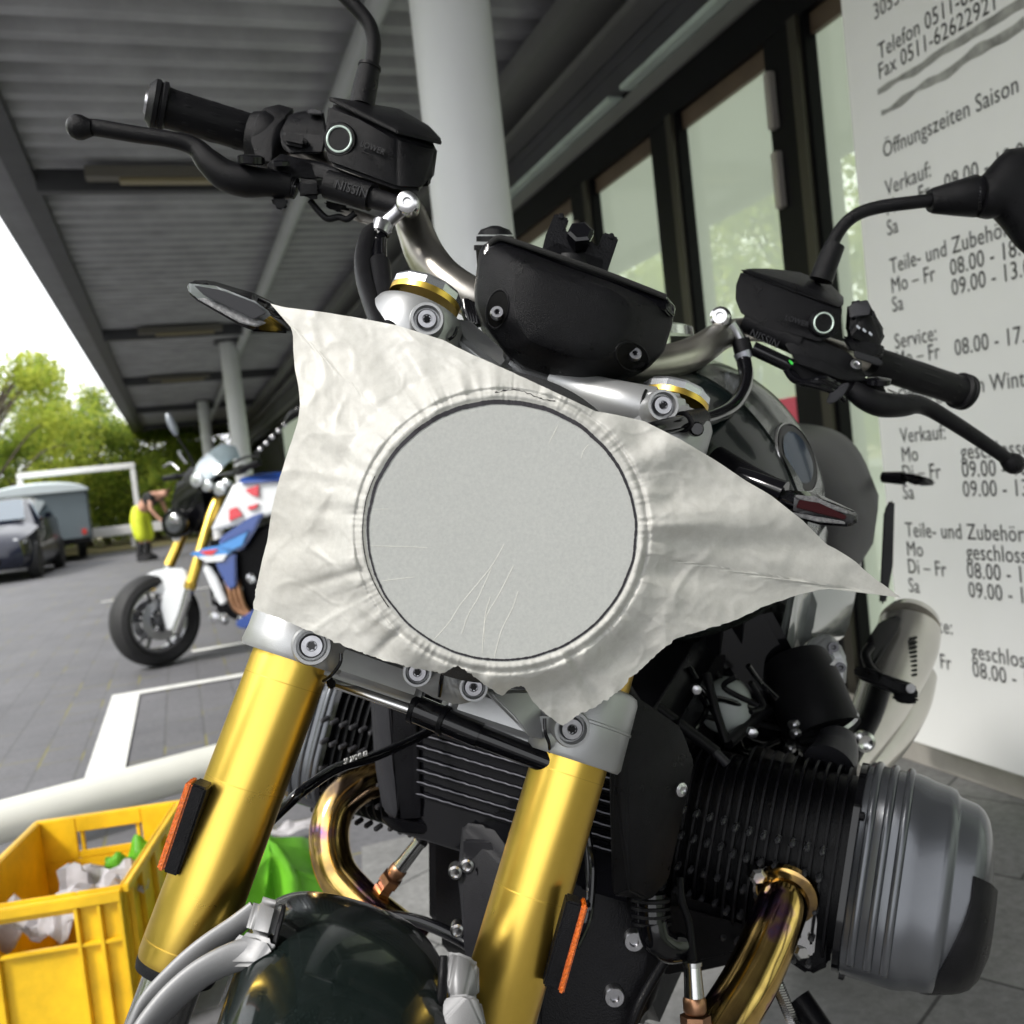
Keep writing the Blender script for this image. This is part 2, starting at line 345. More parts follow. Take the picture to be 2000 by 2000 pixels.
# ---- shop front
ALU = mat('black_door_aluminium', (.004,.004,.005), .4, 0, 4, .2, spec=.12)
DGR = mat('dark_grey_cladding', (.075,.075,.085), .45, .2, 2, .15)
LGR = mat('grey_cladding_trim', (.17,.17,.165), .4, .2, 2, .1)
TRM = mat('pale_green_glass_edge', (.50,.58,.53), .25, 0, 3, .12)
X = 2.2
def glassmat(name, base, mirror, tint):
    M = bpy.data.materials.new(name); M.use_nodes = True; t = M.node_tree; N = t.nodes.new; out = t.nodes['Material Output']; b = t.nodes['Principled BSDF']
    b.inputs['Roughness'].default_value = .6
    g = N('ShaderNodeNewGeometry'); n = N('ShaderNodeTexNoise'); n.inputs['Scale'].default_value = .9; t.links.new(g.outputs['Position'], n.inputs['Vector'])
    c = N('ShaderNodeValToRGB'); c.color_ramp.elements[0].color = (*[v*.96 for v in base], 1); c.color_ramp.elements[1].color = (*[v*1.04 for v in base], 1)
    t.links.new(n.outputs['Fac'], c.inputs['Fac']); t.links.new(c.outputs['Color'], b.inputs['Base Color'])
    b.inputs['Emission Color'].default_value = (.62,.70,.56,1); b.inputs['Emission Strength'].default_value = .22   # added glow that brightens the shaded panes
    gl = N('ShaderNodeBsdfGlossy'); gl.inputs['Color'].default_value = (*tint, 1); gl.inputs['Roughness'].default_value = .015
    ms = N('ShaderNodeMixShader'); ms.inputs[0].default_value = mirror
    t.links.new(b.outputs[0], ms.inputs[1]); t.links.new(gl.outputs[0], ms.inputs[2]); t.links.new(ms.outputs[0], out.inputs['Surface']); return M
PANE = glassmat('reflecting_glass_added_glow', (.46,.53,.42), .38, (.80,.86,.72))
shop = empty('shop_front', (X, 3, 0), 'shop front of black framed glass doors under dark grey cladding', 'building')
# upper bands
box('upper_cladding', (X-.02, -9.5, 2.80), (X+.3, 34, 3.2), DGR, shop)
box('eaves_beam', (X-.28, -9.5, 3.00), (X-.02, 34, 3.12), LGR, shop, .01)
box('eaves_lip', (X-.16, -9.5, 2.86), (X-.02, 34, 2.90), LGR, shop, .006)
box('shutter_box', (X-.015, -9.5, 2.665), (X+.3, 34, 2.80), DGR, shop)
box('light_strip', (X-.10, -9.5, 2.625), (X-.02, 3.9, 2.65), TRM, shop, .004)
box('light_strip', (X-.10, 4.02, 2.625), (X-.02, 6.2, 2.65), TRM, shop, .004)
box('lintel', (X-.05, -9.5, 2.55), (X+.3, 34, 2.62), LGR, shop, .004)
box('header', (X-.03, -9.5, 2.40), (X+.3, 34, 2.55), ALU, shop)
# frames and panes : (pane from, to), frame members between
mem = [(4.44,4.70), (3.56,3.80), (2.70,2.93), (.6,.8), (-1.2,-1.0), (-3.4,-3.2), (-5.6,-5.4), (-7.8,-7.6), (6.6,6.8), (8.6,8.85), (10.8,11), (13,13.3), (16,16.3), (20,20.3)]
for i, (a_, b_) in enumerate(mem):
    fr = box('door_frame' if i < 3 else 'window_frame', (X-.03, a_, .06), (X+.1, b_, 2.40), ALU, shop, .004)
    box('frame_strip', (X-.05, a_+.015, .06), (X-.03, a_+.06, 2.40), mat('frame_edge_metal', (.055,.05,.04), .4, .6), fr)
for i in (2, 0):
    yb = mem[i][0]+.17
    for z in (2.18, 1.90) if i == 2 else (2.14,):
        hg = box('hinge', (X-.06, yb, z-.10), (X-.03, yb+.035, z+.10), mat('hinge_metal', (.40,.37,.35), .4, .5), shop, .004)
for z in (2.27, 2.03, 1.78): lathe('frame_screw', V((X-.031, 2.745, z)), V((-1,0,0)), [(0,.008), (.003,.006), (.003,0)], STEEL, shop, 12)
ys = sorted(mem)
for (a0, a1), (b0, b1) in zip(ys, ys[1:]):
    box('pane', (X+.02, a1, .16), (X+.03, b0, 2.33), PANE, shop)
    box('pane_top_rail', (X-.0, a1, 2.33), (X+.1, b0, 2.40), mat('bronze_rail', (.12,.085,.06), .4, .3, 5, .2), shop)
    box('pane_bottom_rail', (X-.0, a1, .06), (X+.1, b0, .16), ALU, shop)
box('plinth', (X-.06, -9.5, .0), (X+.3, 34, .06), mat('concrete_plinth', (.26,.25,.23), .8, 0, 12, .15), shop)
box('rear_wall', (X+.31, -9.5, .0), (X+.4, 34, 3.3), DGR, shop)
def poster(y0, y1, z0, z1, cols, label):
    n = len(cols); t = empty('poster', (X+.01, (y0+y1)/2, z0), label, 'poster')
    for i, c in enumerate(cols):
        box('colour_field', (X+.004, y0+(y1-y0)*i/n, z0), (X+.016, y0+(y1-y0)*(i+1)/n, z1), mat('poster_%d' % (hash(c) % 9999), c, .35), t)
poster(2.98, 3.52, .62, 1.13, [(.75,.10,.16), (.78,.18,.30), (.62,.55,.22)], 'pink and yellow poster low on the glass door behind the right handlebar')
poster(3.98, 4.22, 1.24, 1.50, [(.35,.36,.33), (.35,.36,.33)], 'small grey notice on the glass of the far door leaf')
# step rail below the sign
tag(box('step_edge', (1.92, -9.5, .0), (2.13, 8, .07), mat('pale_step', (.34,.32,.29), .8, 0, 9, .15), None, .006), kind='structure')
# ---- sign board with opening hours
XS = 1.806
SGN = mat('sign_white_enamel', (.84,.84,.82), .38, 0, 1.5, .03)
TXT = mat('sign_black_letters', (.03,.03,.03), .6)
sign = empty('opening_hours_sign', (XS, 1.2, 0), 'tall white opening hours board with black German lettering right of the motorcycle', 'sign')
box('board', (XS, .35, .12), (XS+.03, 2.09, 3.0), SGN, sign, .003)
box('side_return', (XS+.031, 2.0, .12), (XS+.09, 2.085, 3.0), mat('sign_side', (.50,.46,.36), .5), sign)
for yy in (.6, 1.55): box('foot', (XS+.06, yy, .004), (XS+.10, yy+.05, .20), CAND, sign, .003)
def onsign(px, py):
    r = P(px, py, 1)-CAM; t = (XS-.0015-CAM.x)/r.x; return CAM+r*t
CAPH = .0405
def line(s, px, py, k=1.0, sx=.80):
    o = onsign(px, py); textmesh('lettering', s, mtx(o, V((0,-1,0)), V((0,0,1))), CAPH/.72*k, TXT, sign, sx, 0)
for s, px, py in (('30539', 1707, 40), ('Telefon 0511-62622910', 1716, 117), ('Fax 0511-62622921', 1716, 156), ('Öffnungszeiten Saison', 1725, 309),
    ('Verkauf:', 1730, 383), ('Mo – Fr', 1731, 421), ('Sa', 1733, 461), ('Teile- und Zubehör', 1739, 535), ('Mo – Fr', 1741, 573), ('Sa', 1743, 610),
    ('Service:', 1748, 682), ('Mo – Fr', 1750, 716), ('Öffnungszeiten Winter', 1754, 789), ('Verkauf:', 1759, 865), ('Mo', 1761, 902), ('Di – Fr', 1762, 937), ('Sa', 1764, 975),
    ('Teile- und Zubehörverkauf', 1769, 1048), ('Mo', 1771, 1085), ('Di – Fr', 1773, 1119), ('Sa', 1775, 1156),
    ('Service:', 1779, 1226), ('Mo', 1781, 1260), ('Di – Fr', 1783, 1293),
    ('08.00 - 18.00', 1845, 374), ('09.00 - 13.00', 1848, 418), ('08.00 - 18.00', 1856, 539), ('09.00 - 13.00', 1859, 578), ('08.00 - 17.00', 1865, 695),
    ('geschlossen', 1877, 897), ('09.00 - 18.00', 1879, 932), ('09.00 - 13.00', 1881, 970), ('geschlossen', 1888, 1092), ('08.00 - 18.00', 1889, 1128), ('09.00 - 13.00', 1892, 1166),
    ('geschlossen', 1898, 1285), ('08.00 - 17.00', 1900, 1321)): line(s, px, py)
SMU = mat('smeared_grey_ink', (.30,.30,.28), .6, 0, 25, .45)
for p0, p1 in (((1715,188), (2002,12)), ((1722,229), (2002,52))):
    bm = bmesh.new(); a0 = onsign(*p0); a1 = onsign(*p1); n = 40; up = []; lo = []
    for i in range(n+1):
        t = i/n; c = a0.lerp(a1, t); wv = .007+.006*noise.noise(V((t*9, p0[1], 0)))+.006*t; c.z += .008*noise.noise(V((t*5, 3, p0[1])))+.01
        up.append(bm.verts.new(c+V((0,0,wv)))); lo.append(bm.verts.new(c-V((0,0,wv))))
    for i in range(n): bm.faces.new((up[i], up[i+1], lo[i+1], lo[i]))
    fin('smeared_line', bm, SMU, sign, None)
# ================================================================ BACKGROUND THINGS
# ---- trees
LEAF = []
for nm, c0, c1 in (('leaf_yellow_green', (.30,.36,.05), (.48,.52,.08)), ('leaf_fresh_green', (.17,.27,.04), (.32,.40,.06)), ('leaf_dark_green', (.035,.075,.018), (.10,.17,.035))):
    M = mat(nm, c0, .6, 0, 2.2, .3, ramp=(c0, c1)); t = M.node_tree; b = t.nodes['Principled BSDF']
    tr = t.nodes.new('ShaderNodeBsdfTranslucent'); ms = t.nodes.new('ShaderNodeMixShader'); ms.inputs[0].default_value = .52
    src = b.inputs['Base Color'].links[0].from_socket; t.links.new(src, tr.inputs['Color'])
    t.links.new(b.outputs[0], ms.inputs[1]); t.links.new(tr.outputs[0], ms.inputs[2]); t.links.new(ms.outputs[0], t.nodes['Material Output'].inputs['Surface']); LEAF.append(M)
BARK = mat('bark', (.07,.055,.04), .9, 0, 8, .3)
def tree_proto(seed, h, wd, n, label, mix, low=.12):
    rnd = random.Random(seed); t = empty('leafy_tree', (0,0,0), label, 'tree', 'trees beyond the car park')
    bm = bmesh.new(); b_tube(bm, [(V((0,0,0)), h*.03), (V((.1,0,h*.3)), h*.022), (V((-.05,.1,h*.6)), h*.014), (V((0,0,h*.9)), h*.004)], 10)
    cl = []
    for i in range(46):
        z = low*h+(1-low)*h*rnd.random()**.9; rr = wd*.5*math.sin(math.pi*min(1, .18+.78*(z/h-low)/(1-low)))**.6
        an = rnd.random()*6.283; q = rr*(.35+.65*rnd.random()**.5); c = V((q*math.cos(an), q*math.sin(an), z)); cl.append((c, wd*(.07+.09*rnd.random())))
        if i % 2 == 0: b_tube(bm, [(V((0,0,max(.2*h, z-.25*h))), h*.009), (c*.6+V((0,0,z*.36)), h*.005), (c, h*.0015)], 6)
    fin('trunk', bm, BARK, t)
    bm = bmesh.new()
    for i in range(n):
        c, r = rnd.choice(cl); d = V((rnd.gauss(0,1), rnd.gauss(0,1), rnd.gauss(0,.8))).normalized(); p = c+d*r*(rnd.random()**.4)*1.15
        s = wd*.012*(.6+rnd.random()); x = V((rnd.gauss(0,1), rnd.gauss(0,1), rnd.gauss(0,1))).normalized(); y = x.orthogonal().normalized()
        vs = [bm.verts.new(p+x*s*a+y*s*.6*b) for a, b in ((-1,0),(0,-1),(1,0),(0,1))]; f = bm.faces.new(vs)
        f.material_index = mix[rnd.randrange(len(mix))]
    me = bpy.data.meshes.new('crown'); bm.to_mesh(me); bm.free(); link('crown', me, LEAF, t, None)
    return t
pro = [tree_proto(1, 7.5, 6.5, 14000, '', [0,0,0,1]), tree_proto(2, 5.5, 6, 14000, '', [1,1,2,0]), tree_proto(3, 6.5, 5, 12000, '', [0,1,1,0,2])]
spots = [(0,-4.3,27,1.0,'tall yellow green tree at the left edge behind the trailer'), (2,-2.6,31,.95,'rounded light green tree above the trailer'), (1,-2.0,30,.85,'dense green bushy tree behind the height barrier'),
    (1,-.6,30,.8,'dark leafy bush tree just left of the canopy end'), (2,-5.6,34,1.1,'pale tree farthest behind the car'), (1,-4.2,30,.75,'low dark green tree behind the trailer roof'), (0,-.6,36,.8,'light tree showing between canopy edge and barrier'),
    (1,1.5,32,.9,'tree partly hidden behind the canopy end'), (2,-7.2,27,1.0,'tree left of the frame near the barrier'), (1,.5,27.5,.62,'small bush tree behind the person')]
side = [(-11.5+random.uniform(-1.5,1.5), -4+i*4.2, random.choice((0,0,1)), random.uniform(.95,1.2)) for i in range(9)]
used = set()
def put(k, x, y, s, lab):
    global used
    if k in used: t = copy_tree(pro[k])
    else: t = pro[k]; used.add(k)
    t.location = (x, y, 0); t.scale = (s, s, s); t.rotation_euler = (0, 0, random.random()*6.28); t['label'] = lab
for k, x, y, s, lab in spots: put(k, x, y, s*.76, lab)
for i, (x, y, k, s) in enumerate(side): put(k, x, y, s, 'street tree number %s across the car park reflected in the glass' % ('one','two','three','four','five','six','seven','eight','nine')[i])
# ---- hedge mass behind (far wood reading as one mass)
bm = bmesh.new(); rnd = random.Random(5)
for i in range(26000):
    x = rnd.uniform(-14, 8); y = 33+rnd.random()*3+abs(x)*.1; z = rnd.random()**.8*(2.6+.8*noise.noise(V((x*.5, 0, 0)))); s = .06+.08*rnd.random()
    p = V((x, y, z)); a = V((rnd.gauss(0,1), rnd.gauss(0,1), rnd.gauss(0,1))).normalized(); b = a.orthogonal().normalized()
    f = bm.faces.new([bm.verts.new(p+a*s*u+b*s*.7*v) for u, v in ((-1,0),(0,-1),(1,0),(0,1))]); f.material_index = rnd.choice((1,1,0,0,2))
me = bpy.data.meshes.new('hedge'); bm.to_mesh(me); bm.free(); tag(link('hedge', me, LEAF, None, None), 'dense green hedge along the far edge of the car park', 'hedge', kind='stuff')
# ---- height barrier
WP = mat('white_steel', (.68,.68,.67), .5, 0, 3, .05)
hb = empty('height_barrier', (-2, 23.8, 0), 'white goalpost shaped height barrier in front of the trees', 'barrier')
box('crossbar', (-3.3, 23.75, 1.92), (-.80, 23.87, 2.06), WP, hb, .02)
for x in (-3.3, -.92): box('post', (x, 23.75, 0), (x+.12, 23.87, 1.92), WP, hb, .02)
gr = empty('guard_rail', (-1.2, 26, 0), 'low white guard rail behind the person at the car park edge', 'rail')
box('rail', (-6.0, 26.0, .35), (.9, 26.08, .60), WP, gr, .02)
for x in (-5,-3,-1.2,.5): box('post', (x, 26.08, 0), (x+.1, 26.16, .6), WP, gr)
# ---- car
def W3(o, fw, z=0):                       # local frame: x forward, y left
    fw = V((fw[0], fw[1], 0)).normalized(); lf = V((-fw.y, fw.x, 0))
    return lambda x, y, zz: V((o[0], o[1], z))+fw*x+lf*y+V((0,0,zz))
NAVY = mat('dark_navy_car_paint', (.008,.010,.022), .3, 0, coat=.35, spec=.3)
WIND = mat('car_window_glass', (.03,.06,.09), .05, 0, coat=1, spec=.8)
ALLOY = mat('alloy_wheel', (.35,.35,.36), .3, .8)
def build_car(o, fw, label):
    L = W3(o, fw); t = empty('parked_car', (o[0], o[1], 0), label, 'car')
    secs = []
    # x, half width, z low, shoulder z, roof z, roof half width
    for x, hw, zl, zs, zr, rw in ((1.98,.55,.28,.55,.58,.50), (1.90,.74,.22,.66,.70,.62), (1.5,.86,.20,.76,.84,.70), (.85,.88,.20,.86,.95,.72), (.75,.88,.20,.88,.98,.70), (.1,.88,.20,.93,1.38,.58), (-.5,.88,.20,.95,1.43,.60), (-1.4,.87,.22,.97,1.38,.58), (-1.95,.80,.28,.96,1.05,.60), (-2.05,.70,.35,.80,.86,.55)):
        s = []
        for y, z in ((-hw*.9, zl), (-hw, zl+.12), (-hw*1.0, (zl+zs)/2), (-hw*.96, zs), (-rw, zr-.03), (-rw*.6, zr), (rw*.6, zr), (rw, zr-.03), (hw*.96, zs), (hw*1.0, (zl+zs)/2), (hw, zl+.12), (hw*.9, zl)): s.append(L(x, y, z))
        secs.append(s)
    body = loft('body', secs, NAVY, t, 50)
    hullw('windscreen', [L(.72,-.64,1.0), L(.72,.64,1.0), L(.14,.55,1.36), L(.14,-.55,1.36), L(.76,-.64,1.02), L(.76,.64,1.02), L(.18,.55,1.38), L(.18,-.55,1.38)], WIND, t, bev=.01)
    for s in (-1, 1):
        hullw('side_window', [L(.42, s*.80, 1.0), L(-1.35, s*.80, 1.02), L(-1.2, s*.63, 1.33), L(.05, s*.63, 1.33), L(.42, s*.825, 1.0), L(-1.35, s*.825, 1.02), L(-1.2, s*.66, 1.34), L(.05, s*.66, 1.34)], WIND, t, bev=.01)
        hl = hullw('headlight', [L(1.78, s*.52, .58), L(1.70, s*.78, .60), L(1.78, s*.52, .70), L(1.58, s*.80, .74), L(1.93, s*.55, .60), L(1.83, s*.76, .62), L(1.86, s*.55, .69)], LENS, t, bev=.01)
        lathe('lamp', L(1.80, s*.64, .65), L(1,0,0)-L(0,0,0), [(0,.05), (.05,.055), (.06,.02)], CHR, hl, 16)
        hullw('wing_mirror', [L(.55, s*.90, .98), L(.55, s*1.06, 1.0), L(.62, s*1.05, 1.1), L(.62, s*.92, 1.1), L(.48, s*1.0, 1.02)], NAVY, t, bev=.02)
        for x in (1.28, -1.30):
            wv = L(x, s*.80, .31); ax = (L(0, s, 0)-L(0,0,0))
            wh = lathe('wheel', wv, ax, [(-.09,.18), (-.09,.29), (-.06,.315), (.05,.315), (.09,.29), (.09,.21)], TYRE, t, 32)
            lathe('rim', wv+ax*.03, ax, [(0,.21), (.05,.21), (.055,.19), (.03,.17), (.045,.05), (.05,0)], ALLOY, wh, 24)
    hullw('grille', [L(1.93,-.16,.50), L(1.93,.16,.50), L(1.95,-.16,.66), L(1.95,.16,.66), L(1.99,-.14,.52), L(1.99,.14,.52), L(1.97,-.14,.64), L(1.97,.14,.64)], CHR, t, bev=.01)
    hullw('air_intake', [L(1.90,-.5,.28), L(1.90,.5,.28), L(1.92,-.5,.42), L(1.92,.5,.42), L(1.98,-.42,.30), L(1.98,.42,.30), L(1.985,-.42,.41), L(1.985,.42,.41)], GBLK, t, bev=.01)
    hullw('number_plate', [L(1.985,-.24,.44), L(1.985,.24,.44), L(1.985,-.24,.54), L(1.985,.24,.54), L(2.0,-.24,.44), L(2.0,.24,.44), L(2.0,-.24,.54), L(2.0,.24,.54)], WP, t, bev=.003)
    return t
_cc = P(-14, 1013, 17.0); build_car((_cc.x, _cc.y), (-.03, -1), 'dark navy car parked at the left edge in front of the grey trailer')
# ---- box trailer behind it
TRL = mat('grey_trailer_panel', (.13,.16,.18), .4, .1, 1.2, .08)
TRR = mat('trailer_roof_white', (.50,.55,.57), .35, 0, 2, .05)
_tc = P(72, 1013, 21.5); L = W3((_tc.x, _tc.y), (.16, -.98))
tr = empty('box_trailer', (_tc.x, _tc.y, 0), 'tall blue grey box trailer with pale rounded roof behind the navy car', 'trailer')
secs = []
for x, k in ((1.9, .94), (1.8, 1), (-1.9, 1), (-2.0, .96)):
    secs.append([L(x, y*k, z) for y, z in ((-.95,.40), (-.97,.45), (-.97,1.50), (.97,1.50), (.97,.45), (.95,.40))])
loft('box_body', secs, TRL, tr, 30)
secs = []
for x, k in ((2.0, .80), (1.85, 1), (-1.9, 1), (-2.02, .9)):
    secs.append([L(x, .98*math.cos(a), 1.502+.24*k*math.sin(a)) for a in [math.pi*j/14 for j in range(15)]])
loft('roof', secs, TRR, tr, 60)
for s in (-1, 1):
    wh = lathe('wheel', L(-.1, s*.86, .33), L(0,s,0)-L(0,0,0), [(-.08,.15), (-.08,.32), (.08,.32), (.09,.2)], TYRE, tr); lathe('rim', L(-.1, s*.92, .33), L(0,s,0)-L(0,0,0), [(0,.2), (.03,.18), (.03,0)], ALLOY, wh)
    box('tail_lamp', (-.05,-.03,-.06), (.05,.03,.06), mat('red_lamp', (.4,.03,.02), .3), tr, .01, Matrix.Translation(L(1.95, s*.8, .62)))
hullw('rear_bumper', [L(1.9,-.9,.38), L(2.06,.9,.38), L(1.9,.9,.5), L(2.06,-.9,.5), L(1.9,-.9,.5), L(1.9,.9,.38), L(2.06,.9,.5), L(2.06,-.9,.38)], GBLK, tr, bev=.01)
# ---- bending person
def skin(name, verts, edges, radii, mt, parent, sub=2):
    me = bpy.data.meshes.new('s'); me.from_pydata([tuple(v) for v in verts], edges, []); o = bpy.data.objects.new('s', me); COL.objects.link(o)
    mo = o.modifiers.new('k', 'SKIN'); lay = me.skin_vertices[0].data
    for i, r in enumerate(radii): lay[i].radius = (r, r); lay[i].use_root = (i == 0)
    o.modifiers.new('u', 'SUBSURF').levels = sub; bpy.context.view_layer.update()
    m2 = bpy.data.meshes.new_from_object(o.evaluated_get(bpy.context.evaluated_depsgraph_get())); bpy.data.objects.remove(o); m2.materials.clear()
    return link(name, m2, mt, parent, 80)
pb = V((-.66, 18.9, 0)); L = W3(pb, (.85, -.5))
per = empty('person', pb, 'person bending forward in yellow hi-vis trousers and black t-shirt near the trees', 'person')
SKN = mat('skin_tone', (.50,.27,.19), .6); HV = mat('hi_vis_yellow', (.62,.70,.03), .6, 0, 6, .2); TSH = mat('black_cotton', (.015,.015,.017), .8)
vs = [L(-.05,0,.95), L(.10,0,1.12), L(.30,0,1.28), L(.46,0,1.33), L(.58,0,1.34), L(.70,0,1.34), L(-.03,.11,.90), L(.05,.13,.50), L(-.04,.14,.08), L(.10,.14,.04), L(-.03,-.11,.90), L(.05,-.13,.50), L(-.04,-.14,.08), L(.10,-.14,.04),
      L(.40,.19,1.30), L(.42,.26,1.05), L(.55,.22,.85), L(.62,.2,.78), L(.40,-.19,1.30), L(.42,-.26,1.05), L(.55,-.22,.85), L(.62,-.2,.78)]
ed = [(0,1),(1,2),(2,3),(3,4),(4,5),(0,6),(6,7),(7,8),(8,9),(0,10),(10,11),(11,12),(12,13),(3,14),(14,15),(15,16),(16,17),(3,18),(18,19),(19,20),(20,21)]
ra = [.13,.13,.15,.10,.06,.10,.10,.065,.045,.045,.10,.065,.045,.045,.06,.045,.035,.04,.06,.045,.035,.04]
skin('body', vs, ed, ra, SKN, per)
skin('hi_vis_trousers', [vs[0], vs[1], vs[6], vs[7], L(.02,.14,.40), vs[10], vs[11], L(.02,-.14,.40)], [(0,1),(0,2),(2,3),(3,4),(0,5),(5,6),(6,7)], [.20,.17,.17,.15,.10,.17,.15,.10], HV, per)
skin('black_shirt', [vs[1].lerp(vs[2], .2), vs[2], vs[3], vs[14], vs[14].lerp(vs[15], .5), vs[18], vs[18].lerp(vs[19], .5)], [(0,1),(1,2),(2,3),(3,4),(2,5),(5,6)], [.16,.18,.12,.09,.07,.09,.07], TSH, per)
skin('hair', [L(.70,0,1.40), L(.75,0,1.36)], [(0,1)], [.08,.08], mat('brown_hair', (.10,.05,.025), .8), per)
skin('dark_gaiters', [L(.02,.14,.42), L(-.04,.14,.10)], [(0,1)], [.085,.07], TSH, per); skin('dark_gaiters', [L(.02,-.14,.42), L(-.04,-.14,.10)], [(0,1)], [.085,.07], TSH, per)
per.scale = (.88,.88,.9)
for s in (.14,-.14): hullw('boot', [L(a, s+b, z) for a in (-.10,.20) for b in (-.05,.05) for z in (0,.06)]+[L(-.1,s-.05,.18), L(.02,s-.05,.18), L(-.1,s+.05,.18), L(.02,s+.05,.18)], TSH, per, bev=.02)
# ---- white steel pole low on the ground
tp = empty('steel_pole', (-.3, 3.15, 0), 'white round steel pole lying low behind the yellow crate', 'pole')
tube('pole_shaft', [(V((-1.9,2.72,.115)), .062), (V((-.60,3.09,.115)), .062), (V((.13,3.30,.115)), .062), (V((.55,3.42,.115)), .062)], mat('cream_white_pole', (.62,.62,.57), .35, 0, 5, .05), tp, seg=32, sm=False)
for x, y in ((-1.4,2.86), (.40,3.375)): box('pole_foot', (x, y-.04, 0), (x+.05, y+.04, .07), GREYW, tp, .004)
# ---- yellow crate
YEL = mat('yellow_crate_plastic', (.72,.44,.010), .42, 0, 11, .22, .1, 300, rvar=.06)
YELD = mat('crate_scuffs', (.10,.08,.03), .7)
A = V((-.377, 2.372, .30)); B = V((-.081, 2.309, .30)); ex = (B-A).normalized(); ey = V((ex.y, -ex.x, 0)); 
Wd = (B-A).length; Ln = .455
cr_ = empty('yellow_crate', (-.3, 2.1, .0), 'open yellow plastic crate with handle slots holding papers', 'crate')
MC = mtx(A-V((0,0,.30)), ex, V((0,0,1)))     # local x along back edge, y up, z = x cross up
MC = Matrix([[ex.x, ey.x, 0, A.x], [ex.y, ey.y, 0, A.y], [0, 0, 1, 0], [0, 0, 0, 1]])
def cb(bm, lo, hi, bev=.002): b_box(bm, lo, hi, MC, bev)
bm = bmesh.new(); th = .006
cb(bm, (0,0,.01), (Wd,th,.205)); cb(bm, (0,0,.205), (.08,th,.30)); cb(bm, (Wd-.08,0,.205), (Wd,th,.30)); cb(bm, (.08,0,.265), (Wd-.08,th,.30)); cb(bm, (.08,0,.205), (Wd-.08,th,.222))
fin('back_wall', bm, YEL, cr_)
bm = bmesh.new(); f0 = Ln
cb(bm, (0,f0-th,.01), (Wd,f0,.205)); cb(bm, (0,f0-th,.205), (.08,f0,.30)); cb(bm, (Wd-.08,f0-th,.205), (Wd,f0,.30)); cb(bm, (.08,f0-th,.262), (Wd-.08,f0,.30))
for x in (.035, .075, Wd-.085, Wd-.045, Wd-.008): cb(bm, (x,f0,.01), (x+.007,f0+.012,.285), .001)
cb(bm, (0,f0,.275), (Wd,f0+.014,.295)); cb(bm, (0,f0,.20), (Wd,f0+.010,.208))
fin('front_wall', bm, YEL, cr_)
for x0 in (0, Wd-th):
    bm = bmesh.new(); cb(bm, (x0,th,.01), (x0+th,Ln-th,.30)); xo = -.012 if x0 == 0 else Wd
    cb(bm, (xo,0,.285), (xo+.012,Ln,.30))
    for yy in (.05,.15,.25,.35,.42): cb(bm, (xo,yy,.01), (xo+.010,yy+.007,.284), .001)
    fin('side_wall', bm, YEL, cr_)
bm = bmesh.new(); cb(bm, (th,th,.01), (Wd-th,Ln-th,.02)); fin('crate_floor', bm, YEL, cr_)
bm = bmesh.new()
for x in (.085, Wd-.095): cb(bm, (x,-.010,.02), (x+.008,0,.29), .001)
cb(bm, (-.01,-.012,.285), (Wd+.01,0,.30)); fin('rim_rib', bm, YEL, cr_)
def crumple(name, c, sx, sy, h, mt, seed, label, cat, group=None, M=None):
    bm = bmesh.new(); n = 14; g = [[None]*n for _ in range(n)]
    for i in range(n):
        for j in range(n):
            x = (i/(n-1)-.5)*sx; y = (j/(n-1)-.5)*sy
            z = h*(.5+.9*noise.noise(V((x*14+seed, y*14, seed)))+.4*noise.noise(V((x*40, y*40, seed))))
            g[i][j] = bm.verts.new(V((x+.01*noise.noise(V((x*30,y*30,seed+4))), y, max(z, -h*.4)))+V(c))
    for i in range(n-1):
        for j in range(n-1): bm.faces.new((g[i][j], g[i+1][j], g[i+1][j+1], g[i][j+1]))
    r = bmesh.ops.solidify(bm, geom=bm.faces[:], thickness=.0008)
    return tag(fin(name, bm, mt, None, 25), label, cat, group)
WPAP = mat('white_waste_paper', (.62,.60,.62), .7, 0, 30, .15); GPLA = mat('bright_green_plastic', (.16,.50,.03), .4, 0, 8, .2)
crumple('waste_paper', MC @ V((.22,.30,.21)), .16, .2, .09, WPAP, 3, 'crumpled white paper in the yellow crate near its front right corner', 'paper')
crumple('waste_paper', MC @ V((.10,.36,.17)), .16, .12, .09, WPAP, 9, 'white paper showing through the front slot of the crate', 'paper')
crumple('plastic_bag', MC @ V((.24,.20,.20)), .08, .14, .08, GPLA, 5, 'scrap of bright green plastic lying in the yellow crate', 'bag')
# ---- green bag on the ground + paper scrap
gbm = bmesh.new()
def gq(px, py, z=0):
    r = P(px, py, 1)-CAM; return CAM+r*((z-CAM.z)/r.z)
pk = gq(528, 1700, .22); base = [gq(470,1850), gq(640,1800), gq(655,1760,.0), gq(560,1730,0), gq(440,1760,0)]
n = 40; ring0 = []; 
c0 = sum(base, V())/5
rings = []
n = 72
for u_ in range(15):
    h = .235*(u_/14); k = (1-(u_/14)**1.5)**.8*(1 if u_ else 1.05); rg = []
    for j in range(n):
        a = 2*math.pi*j/n; d = V((math.cos(a)*.15, math.sin(a)*.12, 0)); q = 1+.16*math.sin(a*5+h*9)+.10*math.sin(a*11-h*20)+.35*noise.noise(V((math.cos(a)*2.5, math.sin(a)*2.5, h*14)))
        rg.append(gbm.verts.new(V((c0.x, c0.y, max(.002, h+.05*noise.noise(V((math.cos(a)*3, math.sin(a)*3, h*9+3)))*min(1, u_/4))))+d*k*q+V((pk.x-c0.x, pk.y-c0.y, 0))*h*3))
    rings.append(rg)
for a, b in zip(rings, rings[1:]):
    for j in range(n): gbm.faces.new((a[j], a[(j+1) % n], b[(j+1) % n], b[j]))
